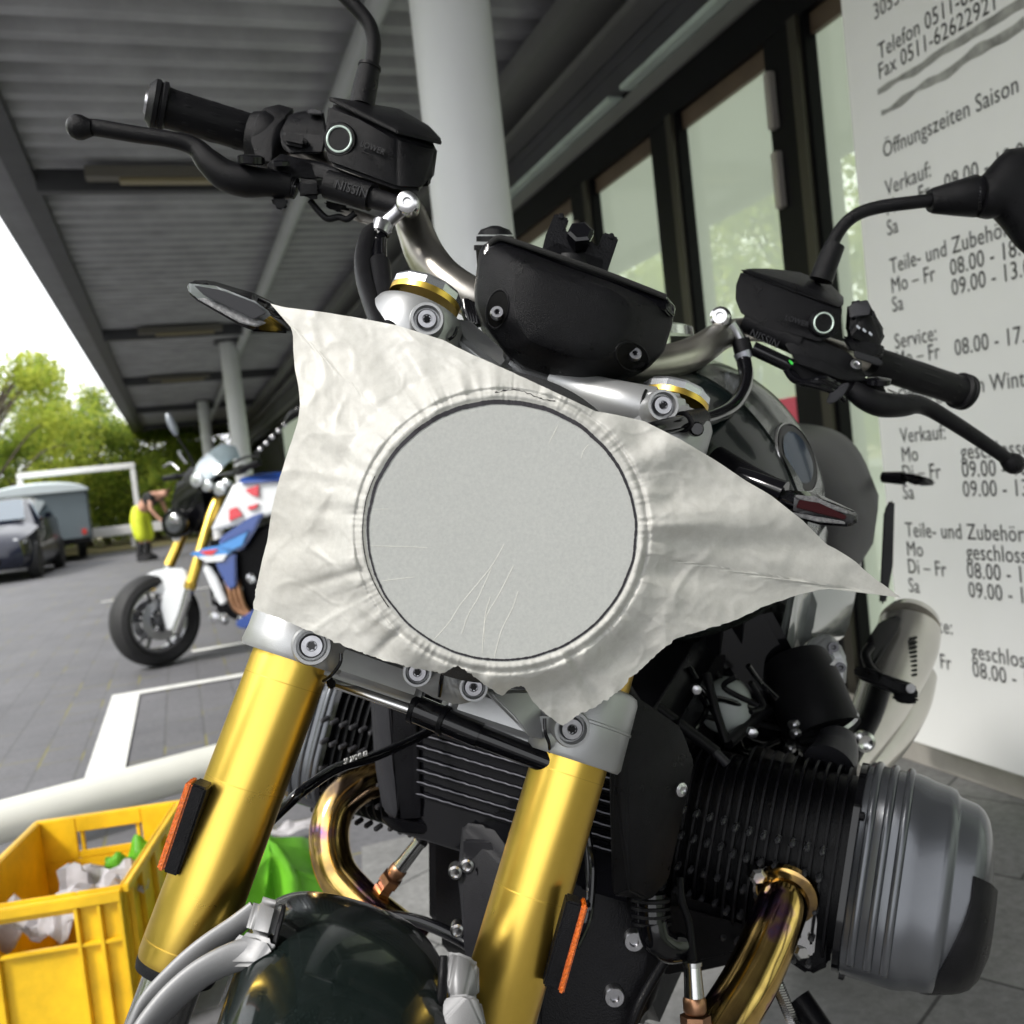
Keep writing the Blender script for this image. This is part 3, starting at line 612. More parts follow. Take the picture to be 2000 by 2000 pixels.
tag(fin('plastic_bag', gbm, GPLA, None, 50), 'bright green plastic bag slumped on the ground behind the gold fork tube', 'bag')
sc_ = gq(575, 1640, .02); crumple('waste_paper', sc_+V((0,0,.02)), .16, .10, .03, WPAP, 21, 'white paper scrap on the pavers beside the green bag', 'paper')
# ---- second motorcycle (blue, white, red)
def bike2():
    o = P(316, 1303, 5.86); o.z = 0
    hd_ = V((-.93, -.30, 0)).normalized(); L = W3(o, hd_)
    t = empty('motorcycle', o, 'blue white and red naked motorcycle with gold fork parked under the canopy', 'motorcycle')
    WB = mat('white_bike_paint', (.66,.68,.70), .25, 0, coat=.6); BL = mat('blue_bike_paint', (.012,.05,.24), .25, 0, coat=.6); LB = mat('light_blue_paint', (.03,.22,.58), .25, 0, coat=.6); RD = mat('red_bike_paint', (.60,.015,.03), .25, 0, coat=.6)
    RIM = mat('polished_rim', (.22,.22,.23), .25, .8)
    up = V((0,0,1)); axl = W3(o, hd_)(0,1,0)-W3(o, hd_)(0,0,0)
    fy = (Matrix.Rotation(R(14), 3, 'Z') @ axl)
    def wheel(c, a, wd, r):
        wv = lathe('wheel', c, a, [(-wd*.5,r-.085), (-wd*.75,r-.05), (-wd*.62,r-.02), (-wd*.3,r-.003), (0,r), (wd*.3,r-.003), (wd*.62,r-.02), (wd*.75,r-.05), (wd*.5,r-.085), (0,r-.095)], TYRE, t, 56, loop=True)
        bm = bmesh.new(); b_lathe(bm, c, a, [(-.05,r-.083), (-.052,r-.10), (-.02,r-.108), (.02,r-.108), (.052,r-.10), (.05,r-.083), (0,r-.09)], 56, True); x, y, _ = frame(a)
        b_lathe(bm, c, a, [(-.06,0), (-.06,.032), (.06,.032), (.06,0)], 20)
        for k in range(10):
            an = k*math.pi/5+(.13 if k % 2 else -.13); d = math.cos(an)*x+math.sin(an)*y; b_tube(bm, [(c+d*.03, .013), (c+d*(r-.10), .010)], 8, sm=False)
        fin('rim', bm, RIM, wv)
        for s in (-1, 1): lathe('brake_disc', c+a*s*.062, a, [(-.002,.075), (-.002,.125), (.002,.125), (.002,.075)], STEEL, wv, 40, loop=True)
    c1 = V((o.x, o.y, .287)); wheel(c1, fy, .12, .285); wheel(L(-1.42,0,.30), axl, .17, .30)
    def HH(nm, pts, d, th, mt, par=t, **k): return HB(nm, pts, d, th, mt, par, **k)
    mg = H('mudguard', [(x, y, 5.80+e) for x, y in ((258,1147),(270,1130),(299,1115),(330,1109),(362,1110),(370,1128),(362,1156),(320,1162),(264,1154)) for e in (0,)]+[(272,1134,5.93),(300,1116,5.95),(332,1112,5.96),(360,1116,5.96),(355,1150,5.95),(280,1152,5.92)], WB, t, bev=.02, seg=4, ang=70)
    HH('mudguard_stay', [(318,1156),(364,1150),(355,1205),(341,1232),(324,1232),(312,1184)], 5.775, .03, WB, mg, bev=.01, seg=3)
    ftn = T('fork_tube', [(430,965,5.95,.033),(412,1009,5.90,.033),(388,1091,5.82,.033),(371,1146,5.78,.033)], GOLD, t); T('fork_leg', [(371,1148,5.78,.030),(357,1194,5.78,.026),(342,1235,5.78,.028)], CHR, ftn)
    T('fork_cap', [(374,1136,5.775,.038),(370,1149,5.775,.038)], GOLD, ftn, sm=False)
    ftf = T('fork_tube', [(380,985,6.10,.034),(347,1067,6.05,.034),(330,1105,6.02,.034)], GOLD, t)
    T('fork_leg', [(330,1105,6.02,.028),(305,1160,6.0,.026)], CHR, ftf)
    H('lower_clamp', [(372,1020,6.05),(425,1010,5.86),(428,1030,5.86),(372,1045,6.05),(400,1005,6.1),(380,1040,5.95)], GBLK, t, bev=.015)
    H('head_cluster', [(352,930,6.05),(372,905,6.05),(430,925,5.9),(440,955,5.9),(425,1000,5.9),(380,1010,5.95),(356,985,6.0),(360,950,6.15),(430,960,6.15),(390,1005,6.15)], GBLK, t, bev=.03, seg=3)
    hl = lathe('headlight', P(340,1022,5.84), (TOC_-r_*.35).normalized(), [(-.10,.02), (-.09,.07), (-.03,.092), (0,.092), (.010,.086), (.010,.074)], GBLK, t, 32); lathe('lens', P(340,1022,5.835), (TOC_-r_*.35).normalized(), [(0,.074), (.010,.05), (.014,0)], mat('lamp_glass_dark', (.06,.065,.07), .1, .3, coat=.5), hl, 32); lathe('reflector', P(342,1013,5.81), TOC_, [(0,.035), (.01,.02), (.01,0)], CHR, hl, 20)
    H('nose_frame', [(345,935,6.0),(395,950,5.86),(405,1000,5.88),(378,1040,5.92),(352,1052,5.93),(330,985,5.98),(350,1000,6.1),(400,1030,6.1)], GBLK, t, bev=.02, seg=3)
    hb2 = H('horn', [(332,1045,5.86),(352,1042,5.85),(360,1052,5.86),(350,1062,5.86),(334,1060,5.86),(345,1052,5.93)], mat('pale_plastic', (.5,.52,.55), .3), t, bev=.015, seg=3)
    for x, y, r in ((384,938,.045),(404,948,.040),(428,955,.042),(440,944,.03)): lathe('lamp_pod', P(x,y,5.84), (TOC_-r_*.3).normalized(), [(-.06,r*.5), (-.02,r), (.004,r*.95), (.012,r*.5), (.014,0)], mat('silver_pod', (.45,.47,.48), .25, .7), t, 20)
    sc2 = [[(378,923,5.92),(388,902,5.93),(409,882,5.95),(433,868,5.97),(460,871,5.99)], [(390,931,5.84),(402,912,5.85),(424,893,5.86),(446,880,5.89),(466,884,5.93)], [(405,938,5.82),(424,924,5.82),(440,908,5.84),(456,897,5.88),(470,896,5.93)]]
    bm = bmesh.new(); rr = [[bm.verts.new(P(*q)) for q in spl([list(q) for q in s_])] for s_ in sc2]
    for a, b in zip(rr, rr[1:]):
        for j in range(len(a)-1): bm.faces.new((a[j], a[j+1], b[j+1], b[j]))
    bmesh.ops.solidify(bm, geom=bm.faces[:], thickness=.006); fin('windscreen', bm, mat('tinted_screen', (.42,.52,.57), .08, 0, trans=.45, coat=1), t, 70)
    T('handlebar', [(345,930,6.15,.012),(380,925,6.1,.012),(420,930,5.95,.012),(460,922,5.75,.012),(482,912,5.68,.012)], GBLK, t)
    T('grip', [(470,918,5.70,.020),(507,902,5.62,.020)], BLK2, t, sm=False); T('grip', [(348,930,6.15,.020),(322,935,6.25,.020)], BLK2, t, sm=False)
    T('lever', [(455,905,5.72,.009),(480,893,5.66,.008),(508,890,5.60,.007)], GBLK, t); T('lever', [(350,918,6.12,.009),(335,905,6.15,.008),(320,912,6.2,.007)], STEEL, t)
    H('switch_box', [(450,915,5.78),(478,903,5.74),(490,912,5.72),(480,928,5.74),(455,932,5.78),(470,915,5.84)], GBLK, t, bev=.012)
    m1 = T('mirror_stem', [(386,925,6.05,.009),(370,890,6.03,.009),(347,853,6.0,.009)], GBLK, t); T('mirror_head', [(345,850,6.0,.012),(340,838,6.0,.024),(332,820,6.0,.026),(326,808,6.0,.012)], mat('mirror_back_grey', (.20,.22,.25), .3, .2), m1, seg=24)
    m2 = T('mirror_stem', [(500,885,5.7,.009),(530,855,5.68,.009),(560,825,5.66,.009)], GBLK, t); T('mirror_head', [(558,826,5.66,.012),(575,808,5.65,.03),(600,795,5.65,.034),(620,790,5.65,.015)], GBLK, m2, seg=24)
    for k in range(5): lathe('cable_bead', P(508+k*12,878-k*12,5.66), TOC_, [(-.008,.012), (0,.014), (.008,0)], STEEL, m2, 12)
    T('mirror_stem', [(365,905,6.1,.010),(352,888,6.1,.012),(350,880,6.1,.014)], STEEL, t)
    # tank and panels (near flank at about 5.7 m, far flank 6.1 m)
    H('fuel_tank', [(x, y, 5.72) for x, y in ((457,943),(550,930),(600,950),(600,985),(515,990),(464,1012),(420,1038),(409,1040),(432,990))]+[(470,935,5.95),(600,925,5.9),(440,990,6.1),(600,985,6.1),(470,940,6.1)], WB, t, bev=.03, seg=4, ang=70)
    H('blue_tank_edge', [(462,936,5.70),(500,925,5.74),(560,920,5.74),(600,925,5.74),(600,938,5.69),(550,934,5.69),(470,948,5.69),(500,930,5.85),(600,928,5.85)], BL, t, bev=.01)
    HH('red_stripe', [(478,957),(505,947),(505,971),(492,968)], 5.700, .02, RD, bev=.004); HH('red_stripe', [(447,995),(462,990),(474,1007),(447,1019)], 5.700, .02, RD, bev=.004); HH('red_stripe', [(482,990),(505,983),(500,994),(486,997)], 5.700, .02, RD, bev=.004)
    HH('blue_side_panel', [(426,1052),(488,1009),(515,1000),(498,1036),(471,1076),(430,1076)], 5.70, .05, BL, bev=.012); HH('light_blue_panel', [(424,1064),(452,1050),(490,1032),(474,1068),(455,1076),(436,1075)], 5.69, .03, LB, bev=.01)
    HH('shroud', [(368,1082),(400,1070),(426,1066),(460,1070),(440,1090),(430,1098),(405,1098)], 5.70, .05, LB, bev=.01); HH('red_flash', [(388,1077),(426,1072),(414,1085),(400,1084)], 5.692, .02, RD, bev=.003); HH('white_flash', [(385,1088),(412,1087),(444,1082),(436,1096),(404,1099)], 5.694, .02, WB, bev=.004)
    HH('lower_shroud', [(418,1098),(460,1080),(461,1146),(447,1153),(432,1124)], 5.71, .05, BL, bev=.01)
    HH('white_strut', [(394,1108),(408,1104),(424,1130),(443,1176),(430,1184),(412,1150)], 5.74, .05, WB, bev=.01)
    HH('belly_pan', [(454,1218),(505,1184),(560,1184),(560,1214),(474,1231)], 5.66, .10, BL, bev=.015)
    H('engine', [(x, y, d) for x, y in ((400,1060),(470,1040),(600,1000),(620,1190),(470,1215),(415,1190)) for d in (5.80,6.15)], MBLK, t, bev=.03)
    rn = random.Random(8)
    for k in range(16):
        x = rn.uniform(412,500); y = rn.uniform(1115,1212); lathe('engine_bolt', P(x,y,5.78), (TOC_+r_*rn.uniform(-.5,.5)).normalized(), [(-.03,.03*rn.random()+.012), (0,.022*rn.random()+.01), (.006,.008), (.006,0)], STEEL if k % 2 else mat('silver_pod', (.45,.47,.48), .25, .7), t, 14)
    for k in range(3): T('exhaust_header', [(440+k*8,1110,5.9,.020),(446+k*9,1140,5.76,.020),(462+k*9,1190,5.74,.020),(520,1214,5.74,.020)], COPP, t)
    hullw('seat', [L(-.80,s*.10,.84) for s in (-1,1)]+[L(-.80,s*.05,.90) for s in (-1,1)]+[L(-1.2,s*.12,.86) for s in (-1,1)]+[L(-1.55,s*.07,.98) for s in (-1,1)]+[L(-1.5,s*.08,.90) for s in (-1,1)], BLK2, t, bev=.02)
    hullw('tail', [L(-1.0,s*.12,.80) for s in (-1,1)]+[L(-1.6,s*.06,.93) for s in (-1,1)]+[L(-1.65,0,.88), L(-1.1,.1,.70), L(-1.1,-.1,.70)], BL, t, bev=.02)
    for s in (-1,1): tube('swingarm', [(L(-.80,s*.11,.36), .035), (L(-1.42,s*.12,.30), .028)], MBLK, t, sm=False)
    tube('side_stand', [(L(-.7,.14,.25), .012), (L(-.6,.30,.0), .010)], GBLK, t, sm=False)
TOC_ = c2w(V((0,0,-1)))
def spl(p): return spline(p, 4)
bike2()
# another parked motorcycle further under the canopy: only bars, mirror and screen show
# ================================================================ THE LARGE MOTORCYCLE
def cam3(v): return CAM + c2w(V(v))           # metres right, down, forward of the camera
HEAD = V((.0296, -.118, .705))
_l = V((.897,.123,-.42)).normalized(); _a = V((-.307,.928,-.213)).normalized()
_a = (_a-_l*_a.dot(_l)).normalized(); _n = (_a.cross(_l)).normalized()
if _n.z > 0: _n = -_n
_f = (_a*math.sin(R(25))+_n*math.cos(R(25))).normalized(); _d = (_a*math.cos(R(25))-_n*math.sin(R(25))).normalized()
def B(s, f, u): return cam3(HEAD + _l*s + _f*f - _d*u)      # body frame: s towards the bike's left, f forward, u up
BS = c2w(_l); BF = c2w(_f); BU = c2w(-_d)
base = P(1000, 1000, .9); base.z = 0
bike = empty('motorcycle', base, 'large dark green motorcycle with gold fork tubes and paper covered headlight filling the foreground', 'motorcycle')
G = bike
TOC = c2w(V((0,0,-1)))                        # towards the viewer
# ---------------- fork
fL = (P(350,1880,.59), P(830,585,.69)); fR = (P(965,2000,.615), P(1315,790,.72))
AL = (fL[1]-fL[0]).normalized(); AR = (fR[1]-fR[0]).normalized(); FU = (AL+AR).normalized()
def onL(py): # point on left fork axis at photo row
    t = 0
    lo, hi = -1.5, 2.5
    for _ in range(50):
        md = (lo+hi)/2; p = fL[0].lerp(fL[1], md)-CAM; y = 1000+FP*p.dot(d_)/p.dot(f_)
        if y > py: lo = md
        else: hi = md
    return fL[0].lerp(fL[1], lo)
def onR(py):
    lo, hi = -1.5, 2.5
    for _ in range(50):
        md = (lo+hi)/2; p = fR[0].lerp(fR[1], md)-CAM; y = 1000+FP*p.dot(d_)/p.dot(f_)
        if y > py: lo = md
        else: hi = md
    return fR[0].lerp(fR[1], lo)
FR_ = .0262
ftL = lathe('fork_tube', onL(1885), AL, [(0,.0225), (0,FR_*.96), (.004,FR_), (.05,FR_), ((onL(650)-onL(1885)).length, FR_)], GOLD, G, 64, 50)
ftR = lathe('fork_tube', onR(2330), AR, [(0,.0225), (0,FR_*.96), (.004,FR_), ((onR(855)-onR(2330)).length, FR_)], GOLD, G, 64, 50)
for on, ft, y0 in ((onL, ftL, 1885), (onR, ftR, 2330)):
    a = AL if on is onL else AR; o = on(y0)
    lathe('wiper_seal', o-a*.006, a, [(0,.019), (0,.0245), (.004,.0255), (.0065,.0255), (.0065,.02)], BLK2, ft, 48)
    lathe('inner_tube', o-a*.16, a, [(0,.0185), (.16,.0185)], CHR, ft, 48)
# fine ring lines turned into the tubes
for on, ft, ys in ((onL, ftL, (1332, 1532, 1845)), (onR, ftR, (1512, 1745))):
    for y in ys:
        a = AL if on is onL else AR; lathe('turned_band', on(y), a, [(-.0002,FR_-.0004), (-.0001,FR_+.00006), (.0005,FR_+.00006), (.0006,FR_-.0004)], mat('gold_matt_band', (.58,.38,.07), .4, 1), ft, 64)
# reflectors
def refl(q, o2, ft, d):
    rr = HB('reflector', q, d, .014, BLK, ft, bev=.0012); HB('lens', o2, d-.0002, .013, ORNG, rr, bev=.0012)
refl([(1107,1759),(1138,1768),(1091,1937),(1060,1927)], [(1137,1767),(1149,1771),(1101,1944),(1089,1938)], ftR, .598)
refl([(374,1530),(404,1541),(346,1713),(316,1703)], [(362,1528),(376,1531),(318,1704),(304,1699)], ftL, .578)
# ---------------- lower clamp
SIDE = (onR(1480)-onL(1295)).normalized(); SIDE = (SIDE-FU*SIDE.dot(FU)).normalized(); FWD = SIDE.cross(FU); 
if FWD.dot(TOC) < 0: FWD = -FWD
bm = bmesh.new()
b_lathe(bm, onL(1288), AL, [(0,.028), (.0,.0335), (.003,.0352), (.012,.0345), (.036,.0345), (.041,.033), (.0435,.029)], 64)
b_lathe(bm, onR(1484), AR, [(0,.028), (.0,.0335), (.003,.0352), (.026,.0348), (.0265,.0356), (.028,.0356), (.0285,.0348), (.048,.0345), (.052,.033), (.054,.029)], 64)
cL = onL(1262); cR = onR(1445)
def clampbar(bm, a, b, ra, rb, h0, h1, fo):  # web between a barrel and the middle
    pts = []
    for p, r in ((a, ra), (b, rb)):
        for s in (-1, 1):
            for u in (h0, h1): pts.append(p+FWD*(fo+r*s)+FU*u)
    b_hull(bm, pts, .006, 3)
mid = (cL+cR)*.5-FWD*.028
clampbar(bm, cL+SIDE*.012, mid-SIDE*.01, .026, .026, -.012, .014, -.004)
clampbar(bm, cR-SIDE*.012, mid+SIDE*.01, .026, .026, -.012, .014, -.004)
low = fin('lower_clamp', bm, SIL, G, 45)
def lug(par, c, r, ln, dirv, bolt_r, nm='pinch_boss'):
    x = lathe(nm, c-dirv*ln, dirv, [(0,r*.9), (ln*.5,r), (ln-.003,r), (ln,r*.93), (ln,r*.78), (ln-.006,r*.74), (ln-.0065,0)], SIL, par, 40)
    torx('bolt', c-dirv*.0064, dirv, bolt_r, .006, STEEL, x)
dirL = (TOC+r_*.28-d_*.08).normalized()
lug(low, P(609,1262,.595), .0125, .035, dirL, .0076)
lug(low, P(1118,1425,.613), .0125, .035, (TOC+r_*.15).normalized(), .0076)
H('pinch_web', [(520,1225,.625),(600,1232,.607),(655,1252,.622),(662,1290,.628),(640,1322,.637),(560,1300,.615),(620,1300,.612),(700,1262,.66),(705,1300,.66),(560,1240,.65)], SIL, low, bev=.004, seg=3)
H('pinch_web', [(1045,1385,.632),(1120,1392,.628),(1150,1425,.632),(1140,1462,.635),(1070,1450,.628),(1000,1415,.65),(985,1378,.66),(1050,1345,.66),(1100,1460,.66)], SIL, low, bev=.004, seg=3)
# slots of the clamps
for q in ([(666,1276,.609,.0012),(664,1296,.6085,.0012),(648,1318,.612,.0012),(632,1330,.620,.0012)], [(1064,1403,.622,.0012),(1065,1430,.6205,.0012),(1072,1450,.623,.0012),(1074,1468,.632,.0012)]): T('clamp_slot', q, GBLK, low, seg=8)
# middle bracket with two screws
mb = H('stem_bracket', [(792,1288,.612),(797,1335,.615),(845,1362,.612),(895,1378,.612),(935,1368,.612),(950,1335,.615),(930,1300,.615),(870,1280,.60),(800,1300,.66),(940,1350,.66),(860,1365,.66),(862,1290,.594),(880,1340,.598)], SIL, low, bev=.005, seg=3)
for x, y in ((815,1314),(925,1343)): lug(mb, P(x,y,.5925), .0095, .02, (TOC+r_*.05).normalized(), .0062, 'screw_boss')
T('bracket_groove', [(868,1300,.5975,.0012),(862,1330,.5995,.0014),(858,1360,.606,.0012)], GBLK, mb, seg=8)
H('clamp_arm', [(940,1345,.625),(955,1352,.62),(1005,1400,.62),(1035,1440,.622),(1060,1445,.63),(1060,1350,.64),(990,1345,.64),(960,1350,.66),(1040,1430,.66)], SIL, low, bev=.006, seg=3)
# ---------------- steering damper
sdm = T('steering_damper', [(806,1382,.662,.0098),(868,1408,.656,.0098)], GBLK, G, sm=False, seg=32)
T('damper_rod', [(640,1330,.676,.0036),(812,1390,.662,.0036)], CHR, sdm, sm=False)
T('damper_barrel', [(866,1407,.656,.0088),(938,1437,.650,.0088)], GBLK, sdm, sm=False, seg=32)
T('damper_barrel', [(936,1436,.651,.0080),(1100,1500,.640,.0080)], GBLK, sdm, sm=False, seg=32)
for x, y, d in ((806,1382,.662),(862,1405,.6565)): lathe('damper_ring', P(x,y,d), P(868,1408,.656)-P(806,1382,.662), [(0,.0095),(0,.0106),(.0035,.0106),(.0035,.0095)], MBLK, sdm)
H('rod_end', [(636,1318,.668),(655,1324,.668),(650,1350,.668),(640,1348,.668),(636,1318,.69),(655,1324,.69),(650,1350,.69)], MBLK, sdm)
# ---------------- upper clamp
bm = bmesh.new()
b_lathe(bm, onL(690), AL, [(0,.028), (.0,.0322), (.003,.0338), (.028,.0338), (.032,.032), (.033,.027)], 64)
b_lathe(bm, onR(900), AR, [(0,.028), (.0,.0322), (.003,.0338), (.032,.0338), (.036,.032), (.037,.027)], 64)
for pts in ([(870,610,.70),(900,665,.68),(985,730,.69),(1010,700,.71),(920,620,.72),(880,690,.70),(950,745,.70),(1000,740,.73),(900,640,.74)],
            [(960,690,.71),(980,760,.71),(1140,800,.72),(1160,760,.72),(960,690,.76),(980,760,.76),(1140,800,.76),(1160,760,.77)]):
    b_hull(bm, [P(*q) for q in pts], .012, 5)
b_tube(bm, [(P(1080,745,.725),.014), (P(1150,770,.715),.015), (P(1215,788,.703),.0165), (P(1275,800,.70),.017)], 28, flat=(FU, 1.0))
up = fin('upper_clamp', bm, SIL, G, 45)
uL = (TOC+r_*.12-d_*.05).normalized()
lug(up, P(834,622,.634), .0118, .03, uL, .0070); lug(up, P(1296,791,.660), .0118, .03, uL, .0070)
H('pinch_web', [(775,600,.66),(835,592,.652),(872,610,.66),(890,650,.67),(850,660,.655),(780,640,.655),(800,600,.69),(880,660,.70)], SIL, up, bev=.004, seg=3)
H('pinch_web', [(1225,775,.69),(1295,762,.676),(1345,770,.69),(1350,815,.69),(1300,835,.68),(1230,835,.69),(1240,770,.72),(1340,830,.72)], SIL, up, bev=.004, seg=3)
for q in ([(893,640,.668,.0012),(887,655,.664,.0012),(876,664,.664,.0012)], [(1262,762,.688,.0012),(1254,785,.683,.0012),(1256,812,.684,.0012)]): T('clamp_slot', q, GBLK, up, seg=8)
for on, a, y in ((onL, AL, 592), (onR, AR, 792)):
    c = on(y); rg = lathe('preload_ring', c, a, [(0,.02), (0,.0262), (.0045,.0262), (.0045,.02)], GOLD, up, 48)
    bm = bmesh.new(); b_lathe(bm, c+a*.0045, a, [(0,.022), (0,.0268), (.005,.0268), (.0075,.025), (.0078,.016), (.006,.0155), (.006,0)], 12)
    fin('fork_cap', bm, mat('machined_aluminium', (.60,.62,.65), .25, .9), up, 25)
# ---------------- handlebar
hb_ = T('handlebar', [(560,288,.835,.011),(640,325,.835,.011),(740,375,.835,.0125),(792,408,.828,.0140),(810,448,.82,.0155),(830,497,.81,.0168),(862,540,.797,.0170),(905,572,.788,.0170),(950,592,.787,.0170),
      (1020,625,.80,.0170),(1120,680,.82,.0170),(1230,714,.84,.0165),(1308,706,.86,.0162),(1362,686,.885,.0152),(1415,654,.945,.0138),(1480,645,.98,.0115),(1600,675,.99,.011),(1690,705,1.015,.011)], SILD, G, seg=40, n=10)
# left grip (the bike's right hand side)
def grip(p0, p1, r, flange_r):
    a = (p1-p0); ln = a.length; a.normalize()
    bm = bmesh.new(); prof = [(-.004,.006), (-.004,flange_r*.72), (-.002,flange_r*.82), (0,flange_r*.95), (.001,flange_r), (.0045,flange_r), (.0055,flange_r*.93), (.0065,flange_r*.93), (.0075,flange_r), (.0105,flange_r), (.012,r*1.03), (.016,r), (ln*.5,r*1.0), (ln-.003,r*1.0), (ln,r*.97)]
    b_lathe(bm, p0, a, prof, 72)
    # recessed grooves between raised lozenges
    g = fin('grip', bm, BLK2, G, 40); x, y, _ = frame(a)
    for k in range(14):
        t = 2*math.pi*k/14; d = math.cos(t)*x+math.sin(t)*y
        for h0, h1 in ((.022,.034), (.040,ln*.72), (ln*.76,ln*.93)):
            bm = bmesh.new(); b_tube(bm, [(p0+a*h0+d*(r-.0012), .0004), (p0+a*(h0*.7+h1*.3)+d*(r-.0011), .0015), (p0+a*(h0*.4+h1*.6)+d*(r-.0011), .0015), (p0+a*h1+d*(r-.0012), .0004)], 8, n=4); fin('grip_rib', bm, BLK2, g, 60)
    lathe('bar_end', p0-a*.006, a, [(0,0), (0,.009), (.003,.0105), (.006,.0105)], STEEL, g, 24)
    return g
grip(P(297,202,.80), P(497,263,.835), .0165, .0205)
grip(P(1886,767,1.07), P(1700,706,1.015), .0165, .0205)
# switch gear near left grip
T('throttle_collar', [(493,268,.825,.0215),(510,272,.825,.0235),(522,274,.825,.0235),(530,273,.828,.0205)], BLK, G, seg=40)
H('collar_guard', [(489,275,.80),(494,235,.815),(515,210,.82),(545,203,.825),(575,212,.825),(560,225,.81),(530,250,.80),(515,290,.795),(500,312,.79),(530,318,.79),(545,280,.80),(560,240,.82),(520,240,.84),(560,300,.84)], BLK, G, bev=.004, seg=3)
sw = H('switch_housing', [(545,255,.80),(560,225,.81),(590,215,.82),(632,215,.82),(640,262,.80),(632,300,.795),(560,302,.795),(545,280,.80),(560,240,.85),(632,230,.85),(632,300,.84)], BLK, G, bev=.005, seg=3)
H('starter_button', [(552,256,.789),(600,266,.789),(597,290,.789),(550,280,.789),(552,256,.80),(600,266,.80),(597,290,.80),(550,280,.80)], BLK, sw, bev=.003)
H('switch_knob', [(596,216,.806),(608,212,.806),(630,216,.806),(632,226,.806),(600,225,.806),(600,215,.82),(630,220,.82)], GREYP, sw, bev=.002)
# ---------------- brake lever
lv = T('brake_lever', [(146,248,.742,.0052),(165,249,.743,.0062),(190,250,.745,.0066),(262,262,.75,.0066),(330,272,.755,.0064),(378,286,.76,.0075),(408,316,.762,.0105),(440,342,.765,.0125),(478,354,.768,.0128),(520,357,.772,.0112),(566,364,.777,.0098)], BLK, G, seg=28)
lathe('ball_end', P(130,247,.741), P(175,250,.742)-P(130,247,.741), [(0,0), (.0012,.005), (.004,.0083), (.008,.0097), (.012,.0094), (.016,.0076), (.020,.006)], BLK, lv, 32, 60)
aw = lathe('adjuster_wheel', P(491,322,.758), (d_*-1+TOC*.35+r_*.05), [(0,.009), (.001,.0108), (.006,.0108), (.007,.009), (.008,.004), (.008,0)], GBLK, lv, 18, 20)
for k in range(18): pass
H('lever_finger', [(520,322,.770),(548,300,.776),(560,318,.778),(600,318,.782),(640,330,.79),(640,350,.79),(570,346,.775),(530,345,.768),(545,318,.80),(640,320,.81),(600,352,.80)], BLK, lv, bev=.003, seg=3)
lathe('pivot_bolt', P(549,323,.768), (d_*-1+TOC*.45), [(0,.0075), (.003,.0075), (.004,.006), (.004,.003), (.003,0)], GBLK, lv, 6, 20)
T('spring_boot', [(566,366,.777,.0075),(578,368,.778,.0075)], GBLK, lv, sm=False)
for k in range(3): T('boot_rib', [(568+k*4,366.5+k*.7,.777,.0088),(569.5+k*4,367+k*.7,.777,.0088)], BLK2, lv, sm=False)
H('lever_stop', [(577,348,.768),(628,352,.772),(630,388,.774),(590,390,.770),(577,380,.768),(580,348,.80),(628,352,.80),(628,390,.80)], BLK, lv, bev=.004, seg=3)
H('lever_under_bracket', [(528,385,.775),(560,384,.775),(565,400,.775),(553,413,.775),(536,408,.775),(530,385,.79),(560,400,.79)], BLK2, lv, bev=.002)
# ---------------- brake master cylinder and reservoir, left in the photo
def reservoir(top, lidback, front, back, dl, name_='fluid_reservoir'):
    body = H(name_, front+back, BLK, G, bev=.0045, seg=3)
    H('reservoir_lid', top+lidback, BLK, body, bev=.0018, seg=2)
    return body
rv = reservoir([(640,196,.772),(700,222,.768),(776,262,.762),(863,284,.792),(862,276,.792),(775,252,.762),(642,188,.772)],
  [(725,206,.842),(780,212,.85),(838,245,.85),(863,272,.83),(700,200,.82),(780,222,.85),(838,255,.85)],
  [(640,200,.775),(633,232,.774),(631,285,.772),(640,322,.772),(712,346,.768),(776,372,.764),(828,374,.778),(848,352,.79),(857,288,.793),(776,265,.765),(705,225,.770)],
  [(700,210,.84),(836,250,.845),(832,350,.83),(800,368,.825),(700,330,.83)], 0)
def sight(par, c, dirv, r):
    s = lathe('sight_glass', c, dirv, [(-.004,r*1.28), (.0,r*1.28), (.0018,r*1.18), (.0018,r*1.03)], BLK, par, 40)
    lathe('glass_ring', c, dirv, [(0,r*1.02), (.0026,r*1.0), (.0030,r*.93), (.0026,r*.86), (.0006,r*.84)], mat('glass_ring_pale', (.55,.66,.60), .12, .3, coat=1), s, 40)
    lathe('glass_disc', c, dirv, [(.0006,r*.85), (.0013,r*.6), (.0016,0)], mat('sight_glass_dark', (.03,.045,.05), .04, 0, coat=1), s, 32)
sight(rv, P(664,273,.7705), (TOC-r_*.12+d_*.1).normalized(), .0108)
def emboss(par, s, px, py, d, px2, py2, d2, h, mt=None, sx=.9):
    o = P(px, py, d); x = P(px2, py2, d2)-o; y = -d_; y = y-x.normalized()*y.dot(x.normalized()); 
    textmesh('embossed_lettering', s, mtx(o, x, y), h, mt or mat('embossed_black', (.010,.010,.012), .35, spec=.2), par, sx, .0, .0006)
emboss(rv, 'LOWER', 703,285,.7660, 750,303,.7630, .0068)
T('level_mark', [(708,297,.7655,.0005),(728,304,.7645,.0005)], BLK, rv, sm=False, seg=6)
mc = T('master_cylinder', [(640,360,.782,.0118),(725,386,.776,.0112)], BLK, G, sm=False, seg=32)
T('cylinder_nose', [(725,386,.776,.0088),(780,402,.770,.0076)], BLK, mc, sm=False, seg=28)
H('cylinder_body', [(560,312,.79),(632,318,.785),(640,330,.78),(740,360,.775),(735,378,.776),(640,352,.782),(570,335,.79),(632,318,.82),(740,365,.82),(640,345,.83),(600,310,.83)], BLK, mc, bev=.004, seg=3)
emboss(mc, 'NISSIN', 652,367,.7688, 712,386,.7650, .0105)
